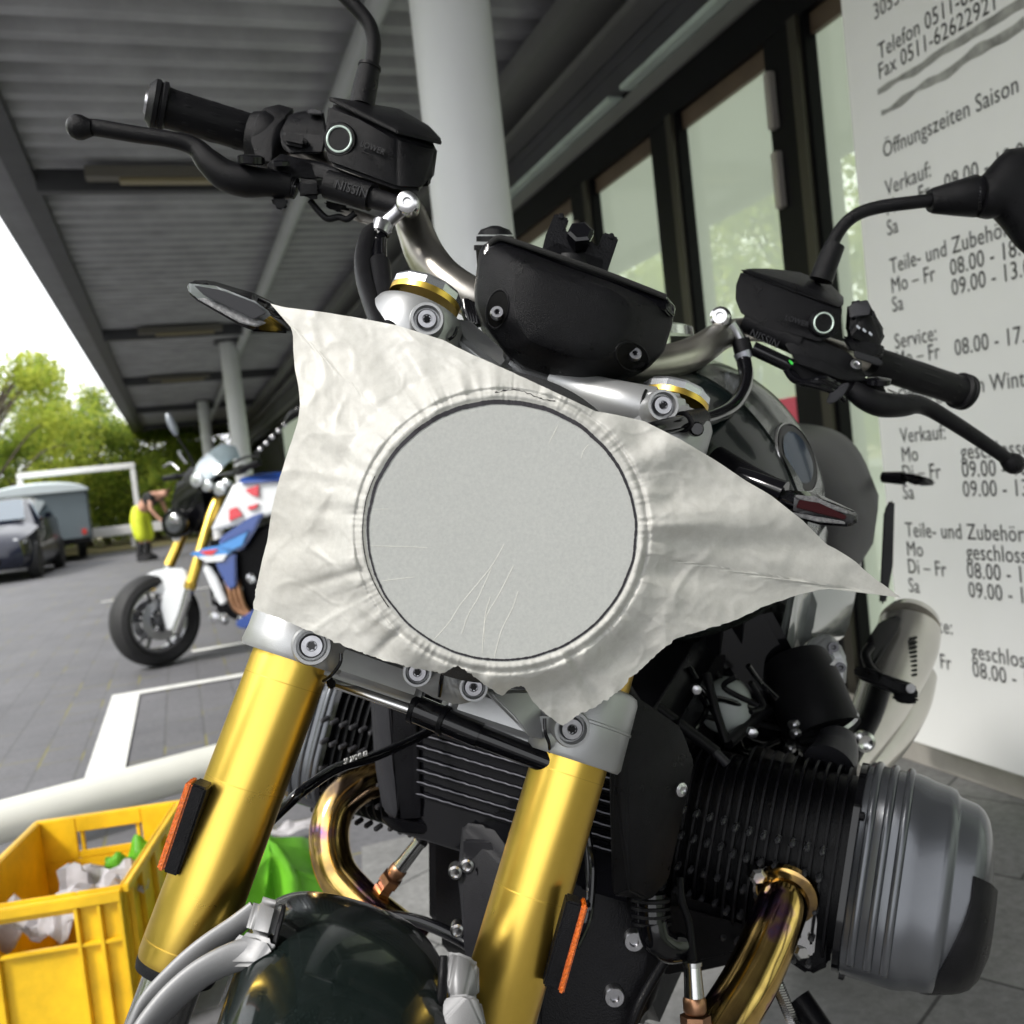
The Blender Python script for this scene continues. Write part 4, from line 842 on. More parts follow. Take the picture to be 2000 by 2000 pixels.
bj = lathe('banjo_bolt', P(797,398,.758), (TOC+d_*.1).normalized(), [(-.022,.0068), (-.004,.0068), (-.004,.0092), (.004,.0096), (.007,.0085), (.008,.006), (.008,.0035), (.005,.0030), (.005,0)], CHR, mc, 32)
T('banjo_fitting', [(792,400,.764,.0075),(776,416,.766,.0058),(758,432,.768,.0062),(750,447,.768,.0066)], STEEL, bj)
H('hose_yoke', [(742,380,.78),(770,392,.775),(790,412,.77),(775,420,.77),(740,405,.775),(745,385,.80),(785,410,.79)], GBLK, mc, bev=.003)
# perch clamp, cable under it
T('cable', [(606,392,.79,.0028),(622,412,.79,.0028),(640,427,.79,.0028),(662,424,.79,.0028),(678,428,.79,.0028),(694,416,.79,.0028)], BLK2, G, seg=12)
H('perch_clamp', [(655,400,.80),(700,410,.80),(742,425,.80),(738,445,.80),(700,436,.80),(660,415,.80),(660,400,.83),(740,430,.83)], SILD, G, bev=.003)
H('connector', [(632,390,.80),(680,402,.80),(684,416,.80),(650,414,.80),(632,402,.80),(640,395,.82),(680,410,.82)], BLK, G, bev=.002)
# hoses down from left master cylinder
hs_ = T('brake_hose', [(752,447,.767,.0078),(724,460,.763,.0078),(711,500,.745,.0076),(713,545,.715,.0072),(725,590,.685,.0068),(742,640,.655,.0064),(755,700,.635,.006)], BLK2, G)
T('brake_hose', [(745,438,.768,.0062),(740,470,.762,.0062),(741,520,.735,.0064),(748,570,.705,.0062),(760,620,.675,.0058),(772,690,.64,.0055)], GBLK, G)
T('hose_sleeve', [(741,515,.735,.0084),(748,570,.702,.0080),(759,620,.668,.0074),(772,690,.636,.0068)], BLK2, hs_)
T('crimp', [(747,436,.766,.0078),(741,456,.763,.0074)], STEEL, hs_, sm=False)
for k, s_ in enumerate(('L', 'E', 'A', '2')):
    emboss(hs_, s_, 736+k*.5, 507-k*17, .7545, 742+k*.5, 500-k*17, .754, .0055, WHT)
# ---------------- mirrors
mr = T('mirror_arm', [(724,140,.822,.0064),(729,105,.822,.0064),(729,75,.82,.0064),(716,40,.818,.0064),(676,-5,.815,.0064),(600,-80,.81,.0064),(540,-130,.81,.0064)], BLK, G)
T('arm_collar', [(706,210,.815,.0108),(714,168,.818,.0106),(721,134,.82,.0094)], BLK, mr, sm=False, seg=28)
T('collar_lip', [(721.5,133,.82,.0102),(723,127,.82,.0098)], BLK2, mr, sm=False, seg=28)
lathe('mirror_head', P(470,-190,.80), TOC, [(-.02,0), (-.02,.045), (-.012,.052), (.012,.044), (.024,.02), (.026,0)], BLK, mr)
mr = T('mirror_arm', [(1612,505,.955,.0064),(1640,450,.955,.0064),(1672,420,.952,.0064),(1715,405,.95,.0066),(1770,397,.945,.0066),(1850,388,.94,.0066)], BLK, G)
T('arm_collar', [(1603,548,.958,.0118),(1617,510,.956,.0112),(1631,478,.955,.0100)], BLK, mr, sm=False, seg=28)
T('ball_socket', [(1815,393,.942,.0105),(1822,392,.942,.0125),(1862,388,.939,.0165),(1903,383,.936,.0205),(1908,383,.936,.019)], BLK, mr, sm=False, seg=40)
T('socket_ring', [(1906,383,.936,.0205),(1912,382,.935,.0205)], GBLK, mr, sm=False, seg=40)
hd = loft('mirror_head', [[P(1000+(cx-1000), cy, .93)+(-d_)*h*math.sin(t)*(1.0 if math.sin(t) > 0 else lo)+f_*th*math.cos(t)*-1 for t in [2*math.pi*j/36 for j in range(36)]] for cx, cy, h, lo, th in
    ((1913,384,.0195,1.0,.019),(1922,382,.0215,1.0,.021),(1932,377,.025,1.0,.022),(1948,368,.030,.95,.023),(1965,364,.0355,1.15,.024),(1990,366,.0385,1.5,.025),(2030,370,.043,1.75,.026),(2090,372,.045,1.8,.025),(2150,370,.040,1.6,.02),(2180,370,.02,1.2,.012))], BLK, mr, 50)
# ---------------- clutch side: reservoir right in the photo
rw = reservoir([(1446,523,.935),(1443,531,.935),(1560,572,.93),(1640,602,.925),(1651,595,.935),(1572,560,.935)], [(1560,530,.985),(1620,552,.985),(1650,582,.97),(1500,524,.97),(1560,545,.985)],
  [(1446,532,.937),(1437,556,.936),(1436,585,.935),(1447,612,.935),(1500,640,.93),(1600,668,.925),(1632,655,.925),(1642,640,.93),(1645,603,.93),(1560,575,.932)],
  [(1500,530,.985),(1645,590,.985),(1635,640,.985),(1460,600,.985)], 0)
sight(rw, P(1607,631,.9225), (TOC+r_*.10+d_*.1).normalized(), .0103)
emboss(rw, 'LOWER', 1532,624,.9240, 1568,636,.922, .0075)
mc2 = T('master_cylinder', [(1450,625,.945,.0110),(1560,672,.938,.0120)], BLK, G, sm=False, seg=28)
emboss(mc2, 'NISSIN', 1462,655,.929, 1512,678,.926, .011)
H('cylinder_body', [(1532,672,.93),(1548,655,.93),(1600,662,.93),(1660,690,.93),(1690,730,.935),(1692,740,.935),(1648,724,.93),(1580,708,.925),(1545,690,.925),(1600,670,.97),(1680,720,.97),(1550,690,.96)], BLK, mc2, bev=.004, seg=3)
H('cylinder_cover', [(1545,692,.92),(1560,690,.918),(1600,700,.917),(1640,722,.92),(1690,735,.93),(1694,745,.93),(1660,746,.925),(1640,742,.92),(1590,722,.918),(1560,712,.92),(1560,700,.95),(1680,740,.95)], BLK, mc2, bev=.003, seg=3)
lathe('screw', P(1671,713,.9265), (TOC-d_*.4).normalized(), [(0,.0055), (.002,.0055), (.0025,.003), (.001,0)], STEEL, mc2, 20)
bj = lathe('banjo_bolt', P(1408,621,.930), (TOC-r_*.35).normalized(), [(-.03,.006), (-.006,.006), (-.006,.0098), (.004,.0105), (.008,.0098), (.010,.007), (.010,.004), (.007,.0035), (.007,0)], CHR, mc2, 32)
T('banjo_fitting', [(1425,636,.935,.0085),(1438,652,.935,.0066),(1448,668,.935,.0062)], STEEL, bj)
hz = T('clutch_hose', [(1452,700,.932,.0074),(1457,735,.905,.0070),(1449,768,.86,.0066),(1428,796,.80,.0062),(1390,815,.735,.0058),(1345,822,.68,.0056),(1290,835,.64,.0054),(1230,850,.625,.0052)], GBLK, G, seg=24)
T('crimp', [(1446,664,.933,.0088),(1453,690,.932,.0092)], BLK2, hz, sm=False); T('crimp_ring', [(1449,688,.930,.0088),(1454,702,.930,.0080)], mat('grey_crimp', (.28,.29,.33), .3, .5), hz, sm=False)
T('hose_clamp', [(1368,817,.705,.0078),(1334,824,.670,.0076)], BLK, hz, sm=False, seg=28)
lathe('clamp_rivet', P(1361,838,.670), TOC, [(-.006,.0052), (0,.0052), (.0013,.004), (.0013,0)], GBLK, hz, 20)
H('clamp_tab', [(1338,828,.676),(1365,822,.676),(1378,838,.676),(1368,850,.676),(1352,850,.676),(1340,842,.676),(1350,830,.69),(1362,845,.69)], BLK, hz, bev=.002)
# levers and switch block on the right
T('clutch_cable_tube', [(1470,680,.93,.0070),(1545,715,.925,.0070)], GBLK, G, sm=False)
H('green_clip', [(1539,702,.912),(1545,703,.912),(1551,711,.912),(1546,714,.912),(1541,706,.92),(1549,712,.92)], mat('green_clip', (.03,.5,.05), .4), G, bev=.0008)
sb = H('switch_block', [(1655,590,.95),(1690,582,.945),(1702,600,.94),(1700,625,.94),(1668,640,.935),(1650,660,.94),(1710,690,.945),(1725,672,.95),(1730,648,.955),(1700,690,.99),(1655,600,.99),(1725,650,.99)], BLK, G, bev=.004, seg=3)
H('rocker', [(1658,598,.938),(1670,590,.935),(1694,585,.935),(1702,600,.933),(1698,616,.933),(1672,618,.935),(1660,622,.938),(1690,590,.96),(1665,610,.96)], GREYP, sb, bev=.004)
H('rocker_tab', [(1700,604,.945),(1713,610,.945),(1706,626,.945),(1700,622,.945),(1702,608,.96),(1708,620,.96)], GREYP, sb, bev=.002)
for k in range(3): H('indicator_button', [(1671+k*12,633+k*6.5,.9335),(1679+k*12,636+k*6.5,.9335),(1682+k*12,645+k*6.5,.9335),(1674+k*12,643+k*6.5,.9335),(1675+k*12,637+k*6.5,.945)], mat('grey_button', (.38,.40,.44), .25, .2), sb, bev=.0012)
H('switch_lower', [(1640,655,.94),(1700,672,.94),(1725,668,.945),(1730,690,.95),(1715,705,.945),(1662,690,.94),(1660,660,.98),(1720,690,.99)], BLK, sb, bev=.004, seg=3)
H('thumb_lever', [(1666,684,.925),(1720,700,.93),(1728,712,.93),(1716,716,.93),(1668,700,.925),(1680,690,.95),(1716,706,.95)], GREYP, sb, bev=.002)
random.seed(3)
H('switch_underside', [(1540,712,.93),(1570,705,.925),(1640,735,.93),(1690,742,.935),(1690,765,.94),(1660,770,.935),(1600,755,.93),(1560,745,.93),(1545,730,.93),(1600,720,.97),(1670,750,.97)], BLK, G, bev=.004)
for i in range(3): T('wire', [(1536+i*6, 722+i*3, .925, .0034), (1552+i*9, 742+i*4, .918, .0036), (1590+i*8, 752-i*6, .915, .0036), (1630+i*4, 765-i*6, .92, .0034), (1650, 782-i*8, .925, .003)], GBLK, G, seg=10)
H('choke_tab', [(1612,783,.915),(1622,765,.915),(1652,745,.915),(1663,748,.915),(1650,772,.915),(1630,788,.915),(1614,790,.915),(1640,755,.93),(1620,785,.93)], GREYP, G, bev=.002)
cl = T('clutch_lever', [(1660,758,.93,.0090),(1690,778,.93,.0115),(1722,790,.935,.0125),(1760,792,.94,.0115),(1790,790,.945,.0095),(1815,798,.95,.0082),(1850,818,.955,.0078),(1900,850,.965,.0074),(1950,884,.975,.0070),(1972,900,.98,.0066)], BLK, G, seg=28)
lathe('ball_end', P(1960,893,.978), P(2010,925,.985)-P(1960,893,.978), [(0,.006), (.005,.0085), (.011,.0108), (.017,.0106), (.022,.008), (.025,0)], BLK, cl, 32, 60)
H('lever_pivot', [(1640,745,.93),(1680,735,.935),(1735,758,.935),(1735,772,.932),(1700,775,.928),(1650,770,.928),(1680,745,.96),(1720,765,.96)], BLK, cl, bev=.004, seg=3)
lathe('adjuster_wheel', P(1715,752,.928), (d_*-1+TOC*.3), [(0,.010), (.001,.012), (.006,.012), (.007,.009), (.008,0)], GBLK, cl, 18, 20)
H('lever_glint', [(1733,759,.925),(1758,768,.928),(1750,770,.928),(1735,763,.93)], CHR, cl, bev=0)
# ---------------- instrument cluster
ol = [(935,492),(948,474),(965,468),(1010,480),(1180,542),(1298,588),(1316,604),(1314,632),(1296,690),(1276,706),(1228,730),(1184,748),(1148,759),(1090,742),(1021,720),(986,690),(942,634),(928,600),(926,566)]
rimd = lambda x, y: .715+.00005*(x-1100)
def polyr(pts, c, t):
    dx, dy = math.cos(t), math.sin(t); best = 1
    for (x0,y0), (x1,y1) in zip(pts, pts[1:]+pts[:1]):
        ex, ey = x1-x0, y1-y0; den = dx*ey-dy*ex
        if abs(den) < 1e-9: continue
        q = ((x0-c[0])*ey-(y0-c[1])*ex)/den; u = ((x0-c[0])*dy-(y0-c[1])*dx)/den
        if q > 0 and -1e-6 <= u <= 1.000001: best = max(best, q)
    return best
facet = [(1018,512),(1060,524),(1195,566),(1226,588),(1228,625),(1196,690),(1166,702),(1110,692),(1034,664),(1010,620),(1006,560)]
icc = (1120,612); NA = 96; bm = bmesh.new(); RG = []
def smp(pts, t): return sum(polyr(pts, icc, t+k*.035) for k in (-2,-1,0,1,2))/5
for k_, (w_, dz) in enumerate(((1.0,.050),(1.0,.012),(.985,.004),(.93,-.001),(.60,-.014),(.28,-.0245),(.08,-.0295),(0,-.031),(-1,-.033),(-2,-.0335))):
    row = []
    for j in range(NA):
        t = 2*math.pi*j/NA; ro = smp(ol, t) if k_ > 2 else polyr(ol, icc, t); rf = smp(facet, t)
        rr = rf+(ro-rf)*w_ if w_ >= 0 else rf*(1+w_*.35)
        x, y = icc[0]+rr*math.cos(t), icc[1]+rr*math.sin(t)
        d = rimd(x, y)+dz+(.00004*(y-700) if (w_ <= .3 and y > 700) else 0)
        if k_ == 0: d0 = rimd(x, y); x = 1000+(x-1000)*d0/d; y = 1000+(y-1000)*d0/d
        row.append(bm.verts.new(P(x, y, d)))
    RG.append(row)
for a, b in zip(RG, RG[1:]):
    for j in range(NA): bm.faces.new((a[j], a[(j+1) % NA], b[(j+1) % NA], b[j]))
bm.faces.new(RG[-1]); bm.faces.new(RG[0][::-1])
ic = fin('instrument_cluster', bm, BLK, G, 50)
bm = bmesh.new(); b_hull(bm, [P(x,y,d) for x,y,d in [(940,498,.706),(951,474,.706),(967,462,.706),(1012,474,.706),(1182,535,.712),(1302,582,.72),(1318,600,.722),(1316,622,.722),(1300,606,.716),(1180,561,.708),(1060,520,.703),(1000,500,.702),(950,500,.703),
  (967,458,.76),(1012,470,.76),(1182,531,.77),(1302,578,.77),(1320,600,.76),(945,490,.75)]], .003, 2)
fin('display_rim', bm, GBLK, ic, 40)
T('foam_edge', [(955,478,.7055,.0022),(975,465,.704,.0022),(1010,474,.7035,.0022),(1100,505,.704,.0022),(1180,533,.708,.0022),(1250,560,.713,.0022),(1300,580,.717,.0022)], mat('fuzzy_black_foam', (.01,.01,.01), .95, 0, 0, 0, 1, 2500), ic, seg=10)
# screw pockets
for (cx, cy, sx, sy, rot) in ((972,604,.0085,.0135,-14), (1234,697,.0150,.0095,-32)):
    c, n_ = hit(ic, cx, cy); n_ = (n_*.6+TOC*.4).normalized(); x = r_-n_*r_.dot(n_); x.normalize(); y = n_.cross(x)
    x, y = x*math.cos(R(rot))+y*math.sin(R(rot)), y*math.cos(R(rot))-x*math.sin(R(rot))
    bm = bmesh.new(); rs = []; NP = 48
    for k, lift in ((1.16,-.0012), (1.10,.0004), (1.03,.0007), (.97,.0002), (.93,-.0006)):
        row = []
        for q in range(NP):
            t = 2*math.pi*q/NP; w_ = c+x*sx*k*math.cos(t)+y*sy*k*math.sin(t); v = w_-CAM; h_, hn_ = hit_dir(ic, v); row.append(bm.verts.new(h_+hn_*(lift+.0003)))
        rs.append(row)
    for a, b in zip(rs, rs[1:]):
        for q in range(NP): bm.faces.new((a[q], a[(q+1) % NP], b[(q+1) % NP], b[q]))
    pk_ = fin('screw_pocket', bm, BLK, ic, 60)
    bm = bmesh.new(); fv = []
    rows2 = []
    for k in (.95,.6,.3): rows2.append([bm.verts.new((lambda h: h[0]+h[1]*.0004)(hit_dir(ic, c+x*sx*k*math.cos(t)+y*sy*k*math.sin(t)-CAM))) for t in [2*math.pi*q/NP for q in range(NP)]])
    for a, b in zip(rows2, rows2[1:]):
        for q in range(NP): bm.faces.new((a[q], a[(q+1) % NP], b[(q+1) % NP], b[q]))
    bm.faces.new(rows2[-1]); fin('pocket_shade', bm, mat('pocket_shade_black', (.001,.001,.001), .6, spec=.1), pk_, 60)  # flat patch on the surface, shade of the recess painted as black
    torx('screw', c+n_*.0006+(x*.0008-y*.0035 if cx < 1000 else x*.001+y*.002), (TOC-d_*.2).normalized(), .0050, .0045, STEEL, pk_)
# black mount left behind it, phone bracket on top
mk = T('rubber_mount', [(968,515,.76,.0150),(966,482,.755,.0150)], BLK2, G, sm=False, seg=40)
for k in range(2): T('mount_disc', [(966+k,489-k*17,.755,.0165-.0015*k),(966+k,479-k*17,.754,.0165-.0015*k)], BLK, mk, sm=False, seg=40)
T('mount_cap', [(967,458,.752,.0140),(967,449,.751,.0115),(967,445,.751,.006)], BLK, mk, sm=False, seg=40)
bk = plate('phone_bracket', [(1084,415),(1112,427),(1103,448),(1116,457),(1128,462),(1150,464),(1168,482),(1179,452),(1209,464),(1184,538),(1118,510),(1058,491),(1066,458)], .742, .012, MBLK, G, .0012)
lathe('bracket_bolt', P(1133,463,.735), (TOC-d_*.5).normalized(), [(-.01,.0075), (0,.0105), (.006,.0105), (.0075,.008), (.0075,0)], GBLK, bk, 6, 20)
for x, y in ((1096,422),(1194,461)): lathe('pin', P(x,y,.7412), TOC, [(0,.0022), (.0008,.0022), (.0012,0)], MBLK, bk, 16)
T('bracket_foot', [(1118,505,.755,.016),(1116,525,.755,.018),(1112,545,.755,.018)], BLK2, bk, sm=False, seg=32)
H('bracket_fold', [(1058,491,.742),(1066,460,.742),(1184,505,.742),(1180,538,.742),(1062,486,.79),(1070,462,.79),(1182,508,.79),(1178,536,.79)], MBLK, bk, bev=.002)
# cables left of the cluster
for k in range(4): T('cable_boot', [(908+k*5,588+k*3,.745,.0042),(912+k*6,610+k*3,.742,.0045),(918+k*5,630+k*2,.74,.0038)], GBLK, G, seg=12)
# ---------------- headlight shell (mostly behind the paper)
_dd = lambda x, y: .5535*(1+.10*(x-980)/FP+.03*(y-1037)/FP)
hn = (P(1100,1037,_dd(1100,1037))-P(980,1037,_dd(980,1037))).cross(P(980,1157,_dd(980,1157))-P(980,1037,_dd(980,1037))).normalized()
if hn.dot(TOC) < 0: hn = -hn
hl_c = P(980,1037,.5535)-hn*.0035
hls = lathe('headlight', hl_c-hn*.001, hn*-1, [(.002,0), (.002,.070), (0,.0775), (.004,.0815), (.012,.083), (.016,.0875), (.03,.097), (.06,.1015), (.09,.098), (.12,.078), (.14,.04), (.145,0)], mat('shell_grain_black', (.022,.022,.024), .55, 0, 300, .5, .7, 1500), G, 72, 30)
lathe('headlight_glass', hl_c, hn, [(-.004,.073), (-.0012,.07), (-.0008,0)], LENS, hls, 48)
# ---------------- turn signals
def blinker(pts, face, mt, body, stalk=None, r=.006):
    t = H('turn_signal', pts, GBLK, G, bev=.003, seg=3); H('lens', face, mt, t, bev=.0015)
    if stalk: T('stalk', stalk, GBLK, t, seg=16)
    return t
bl = blinker([(360,556,.62),(366,546,.625),(410,546,.625),(500,572,.625),(545,595,.64),(570,625,.65),(568,655,.65),(500,650,.62),(470,640,.615),(380,588,.615),(362,572,.618),(500,600,.60),(420,570,.60),(520,610,.66),(420,560,.65)],
   [(364,558,.606),(368,551,.604),(420,556,.598),(500,588,.594),(535,614,.600),(500,640,.602),(470,632,.602),(384,584,.604),(366,570,.606),(480,610,.594)], LENS, None)
bl.children[0]['label'] = 'clear lens over a smoked reflector'
HB('inner_reflector', [(378,557),(430,566),(500,592),(520,612),(496,624),(470,612),(400,578)], .5935, .002, mat('smoked_mirror', (.02,.02,.022), .3, .3, spec=.2), bl, bev=.0006)
HB('lower_strip', [(384,583),(400,582),(475,622),(520,630),(500,638),(468,630)], .597, .002, mat('prism_strip', (.14,.14,.145), .3, .6, 400, .5, .8, 1200), bl, bev=.0005)
br = blinker([(1505,966,.70),(1530,955,.70),(1560,957,.70),(1590,960,.70),(1676,1000,.69),(1680,1012,.688),(1672,1028,.688),(1655,1031,.688),(1600,1027,.69),(1520,1005,.70),(1560,990,.675),(1620,990,.672),(1660,1010,.674),(1600,980,.73)],
   [(1548,966,.674),(1590,972,.670),(1670,1004,.671),(1674,1014,.671),(1664,1026,.671),(1610,1020,.671),(1545,1000,.674),(1610,992,.667)], GLASS, None, [(1440,930,.72,.008),(1480,945,.71,.009),(1530,965,.70,.010)])
HB('dark_red_insert', [(1562,976),(1600,982),(1655,1008),(1650,1016),(1600,1004),(1556,992)], .6655, .002, mat('dark_red_glass', (.020,.002,.003), .4, 0, spec=.1), br, bev=.0005)
HB('prism_strip', [(1552,966),(1592,970),(1660,1000),(1655,1004),(1590,979),(1556,973)], .6665, .002, mat('prism_strip', (.3,.3,.3), .3), br, bev=.0005)
HB('prism_strip', [(1545,1000),(1600,1008),(1650,1018),(1652,1024),(1600,1020),(1560,1010)], .6665, .002, mat('prism_strip', (.3,.3,.3), .3), br, bev=.0005)
T('signal_mount', [(1400,900,.76,.012),(1450,925,.74,.010),(1500,950,.72,.009)], MBLK, br)
# ---------------- fender and front wheel
MIDF = (onL(1295)+onR(1480))*.5
Lf = .50; AX = MIDF - FU*Lf + FWD*.0
RT = .335
fbm = bmesh.new(); rows = []
for i in range(61):
    ph = R(-50+i*2.2); dv = FU*math.cos(ph)+FWD*math.sin(ph); row = []
    for j in range(33):
        v = (j-16)/16; row.append(fbm.verts.new(AX+dv*(RT+.030-.046*abs(v)**2.6)+SIDE*.068*math.sin(v*math.pi/2*.98)))
    rows.append(row)
for a, b in zip(rows, rows[1:]):
    for j in range(32): fbm.faces.new((a[j], a[j+1], b[j+1], b[j]))
bmesh.ops.solidify(fbm, geom=fbm.faces[:], thickness=.003)
fen = fin('fender', fbm, GREEN, G, 60)
wh = lathe('front_wheel', AX, SIDE, [(-.045,RT-.10), (-.058,RT-.06), (-.056,RT-.03), (-.03,RT-.006), (0,RT), (.03,RT-.006), (.056,RT-.03), (.058,RT-.06), (.045,RT-.10), (0,RT-.105)], TYRE, G, 96, loop=True)
bm = bmesh.new(); b_lathe(bm, AX, SIDE, [(-.045,RT-.10), (-.048,RT-.118), (-.02,RT-.13), (.02,RT-.13), (.048,RT-.118), (.045,RT-.10), (0,RT-.104)], 64, True); b_lathe(bm, AX, SIDE, [(-.06,0), (-.06,.04), (.06,.04), (.06,0)], 24)
x_, y_, _q = frame(SIDE)
for k in range(10): dd = math.cos(k*.628)*x_+math.sin(k*.628)*y_; b_tube(bm, [(AX+dd*.03,.014), (AX+dd*(RT-.125),.010)], 8, sm=False)
fin('rim', bm, MBLK, wh)
for s in (-1, 1): lathe('brake_disc', AX+SIDE*.075*s, SIDE, [(-.0025,.10), (-.0025,.16), (.0025,.16), (.0025,.10)], STEEL, wh, 64, loop=True)
for s, on, ft in ((-1, onL, ftL), (1, onR, ftR)): lathe('axle_leg', (on(1885)-FU*.30), FU, [(0,.01), (0,.028), (.06,.03), (.14,.024), (.15,.02)], SIL, ft, 32)
ba = H('fender_bracket', [(499,1747,.556),(554,1763,.553),(534,1842,.538),(476,1828,.540),(501,1747,.572),(556,1763,.572),(538,1842,.556),(478,1828,.56)], SILB, G, bev=.0045, seg=5, ang=80)
T('bracket_arm', [(500,1775,.560,.0065),(460,1808,.556,.0072),(400,1852,.55,.0078),(340,1905,.545,.0078),(285,1965,.54,.0078),(240,2040,.535,.007)], SILB, ba, seg=24, flat=(-d_+r_*.5, .5))
T('bracket_arm', [(524,1850,.538,.0065),(500,1860,.537,.0088),(455,1870,.535,.0092),(395,1900,.53,.0092),(340,1946,.525,.0098),(290,2004,.52,.0104),(250,2060,.515,.0105)], SILB, ba, seg=28, flat=(-d_+r_*.5, .5))
H('bracket_knuckle', [(474,1818,.537),(534,1835,.532),(540,1862,.530),(500,1888,.527),(440,1888,.530),(446,1850,.534),(474,1818,.552),(538,1840,.55),(500,1888,.545),(440,1888,.545)], SILB, ba, bev=.008, seg=6, ang=80)
H('rubber_edge', [(552,1764,.553),(560,1768,.553),(540,1850,.536),(528,1872,.532),(524,1866,.535),(556,1766,.57),(536,1850,.55)], BLK2, ba, bev=.001)
bb = H('fender_bracket', [(868,1860,.560),(892,1858,.556),(926,1872,.556),(936,1884,.558),(937,1945,.548),(905,1962,.538),(872,1958,.538),(874,1925,.545),(868,1862,.58),(930,1880,.58),(930,1950,.57)], SILB, G, bev=.006, seg=5, ang=80)
H('bracket_knuckle', [(872,1944,.534),(915,1940,.530),(940,1955,.532),(955,2030,.518),(870,2040,.515),(862,1995,.522),(862,1955,.532),(940,1960,.56),(950,2030,.54)], SILB, bb, bev=.007, seg=4)
T('rubber_edge', [(866,1866,.556,.0022),(864,1910,.55,.0026),(862,1950,.54,.0030),(852,1985,.53,.003),(848,2030,.52,.003)], BLK2, bb)
T('fender_stay_cable', [(640,1905,.50,.0015),(690,1880,.50,.0015)], STEEL, bb, sm=False) if False else None
# ---------------- oil cooler
def OC(x, y): return .905-.00030*(x-720)
cs = bmesh.new()
b_hull(cs, [P(x,y,OC(x,y)+e) for x, y in ((748,1350),(1205,1470),(1230,1765),(775,1625)) for e in (.012,.035)], .002)
oc = fin('oil_cooler', cs, GBLK, G)
for k in range(8):
    y0 = 1383+k*23.5; y1 = y0+118
    bm = bmesh.new(); pts = []
    for i in range(41):
        t = i/40; pts.append((P(806+400*t, y0+118*t+.6*math.sin(i*2.4), OC(806+400*t,0)+.004), .0008))
    b_tube(bm, pts, 6, sm=False, flat=None); fin('cooler_fin', bm, mat('cooler_fin_metal', (.045,.045,.055), .35, .5), oc, None)
    b3 = bmesh.new(); b_hull(b3, [P(x,y,d) for x, y, d in ((806,y0+2,OC(806,0)+.006),(806,y0+6,OC(806,0)+.006),(1206,y1+2,OC(1206,0)+.006),(1206,y1+6,OC(1206,0)+.006),(806,y0+4,OC(806,0)+.03),(1206,y1+4,OC(1206,0)+.03))], 0); fin('cooler_row', b3, MBLK, oc, None)
H('cooler_frame', [(722,1335,.90),(760,1345,.885),(762,1500,.885),(780,1585,.885),(775,1608,.89),(745,1580,.90),(732,1500,.90),(722,1340,.93),(775,1590,.93)], GREYP, oc, bev=.004, seg=3)
H('cooler_frame', [(760,1345,.888),(815,1375,.88),(806,1440,.88),(808,1560,.88),(830,1602,.88),(780,1606,.888),(764,1500,.888),(765,1400,.91),(800,1590,.91)], MBLK, oc, bev=.003, seg=3)
H('cooler_lower_tank', [(742,1592,.885),(775,1600,.88),(830,1608,.88),(850,1622,.88),(825,1630,.88),(770,1625,.885),(745,1605,.9),(835,1618,.91)], MBLK, oc, bev=.003)
H('cooler_upper_tank', [(800,1400,.872),(820,1395,.872),(1010,1445,.815),(1200,1500,.77),(1200,1512,.77),(1010,1462,.815),(810,1415,.87),(820,1400,.9),(1200,1505,.81)], GBLK, oc, bev=.003)
sr = H('cooler_shroud', [(1190,1395,.72),(1230,1350,.73),(1330,1420,.745),(1356,1490,.75),(1348,1510,.75),(1312,1560,.745),(1305,1720,.745),(1270,1760,.735),(1195,1750,.72),(1190,1560,.715),(1196,1500,.71),(1225,1510,.708),(1230,1740,.712),(1300,1530,.735),(1240,1380,.78),(1340,1480,.79),(1300,1700,.79)], BLK, G, bev=.008, seg=4)
lathe('shroud_screw', P(1327,1541,.742), (TOC+r_*.6).normalized(), [(0,.0055), (.003,.0055), (.004,.003), (.002,0)], STEEL, sr, 20)
# ---------------- engine, body coordinates
ES, EF, EU = -.045, -.262, -.450
def E3(s, f, u): return B(ES+s, EF+f, EU+u)
eng = hullw('engine_case', [E3(s, f, u) for s in (-.12,.12) for f, u in ((.14,.02),(.12,.13),(-.06,.17),(-.30,.12),(-.36,-.05),(-.30,-.20),(.04,-.24),(.12,-.15))], MBLK, G, bev=.02, seg=3)
def ring(s, cy, cz, hf, hu, n=48, p=3.0, sq=None):
    out = []
    for j in range(n):
        t = 2*math.pi*j/n; c, s_ = math.cos(t), math.sin(t)
        x = .87*hf*math.copysign(abs(c)**(2/p), c); y = .87*hu*math.copysign(abs(s_)**(2/p), s_)
        if s < 0: s2 = s+.02
        else: s2 = s
        out.append(E3(s2, cy+x*CR-y*SR, cz+y*CR+x*SR))
    return out
CF, CU = .02, .0
CR, SR = math.cos(R(23)), math.sin(R(23))
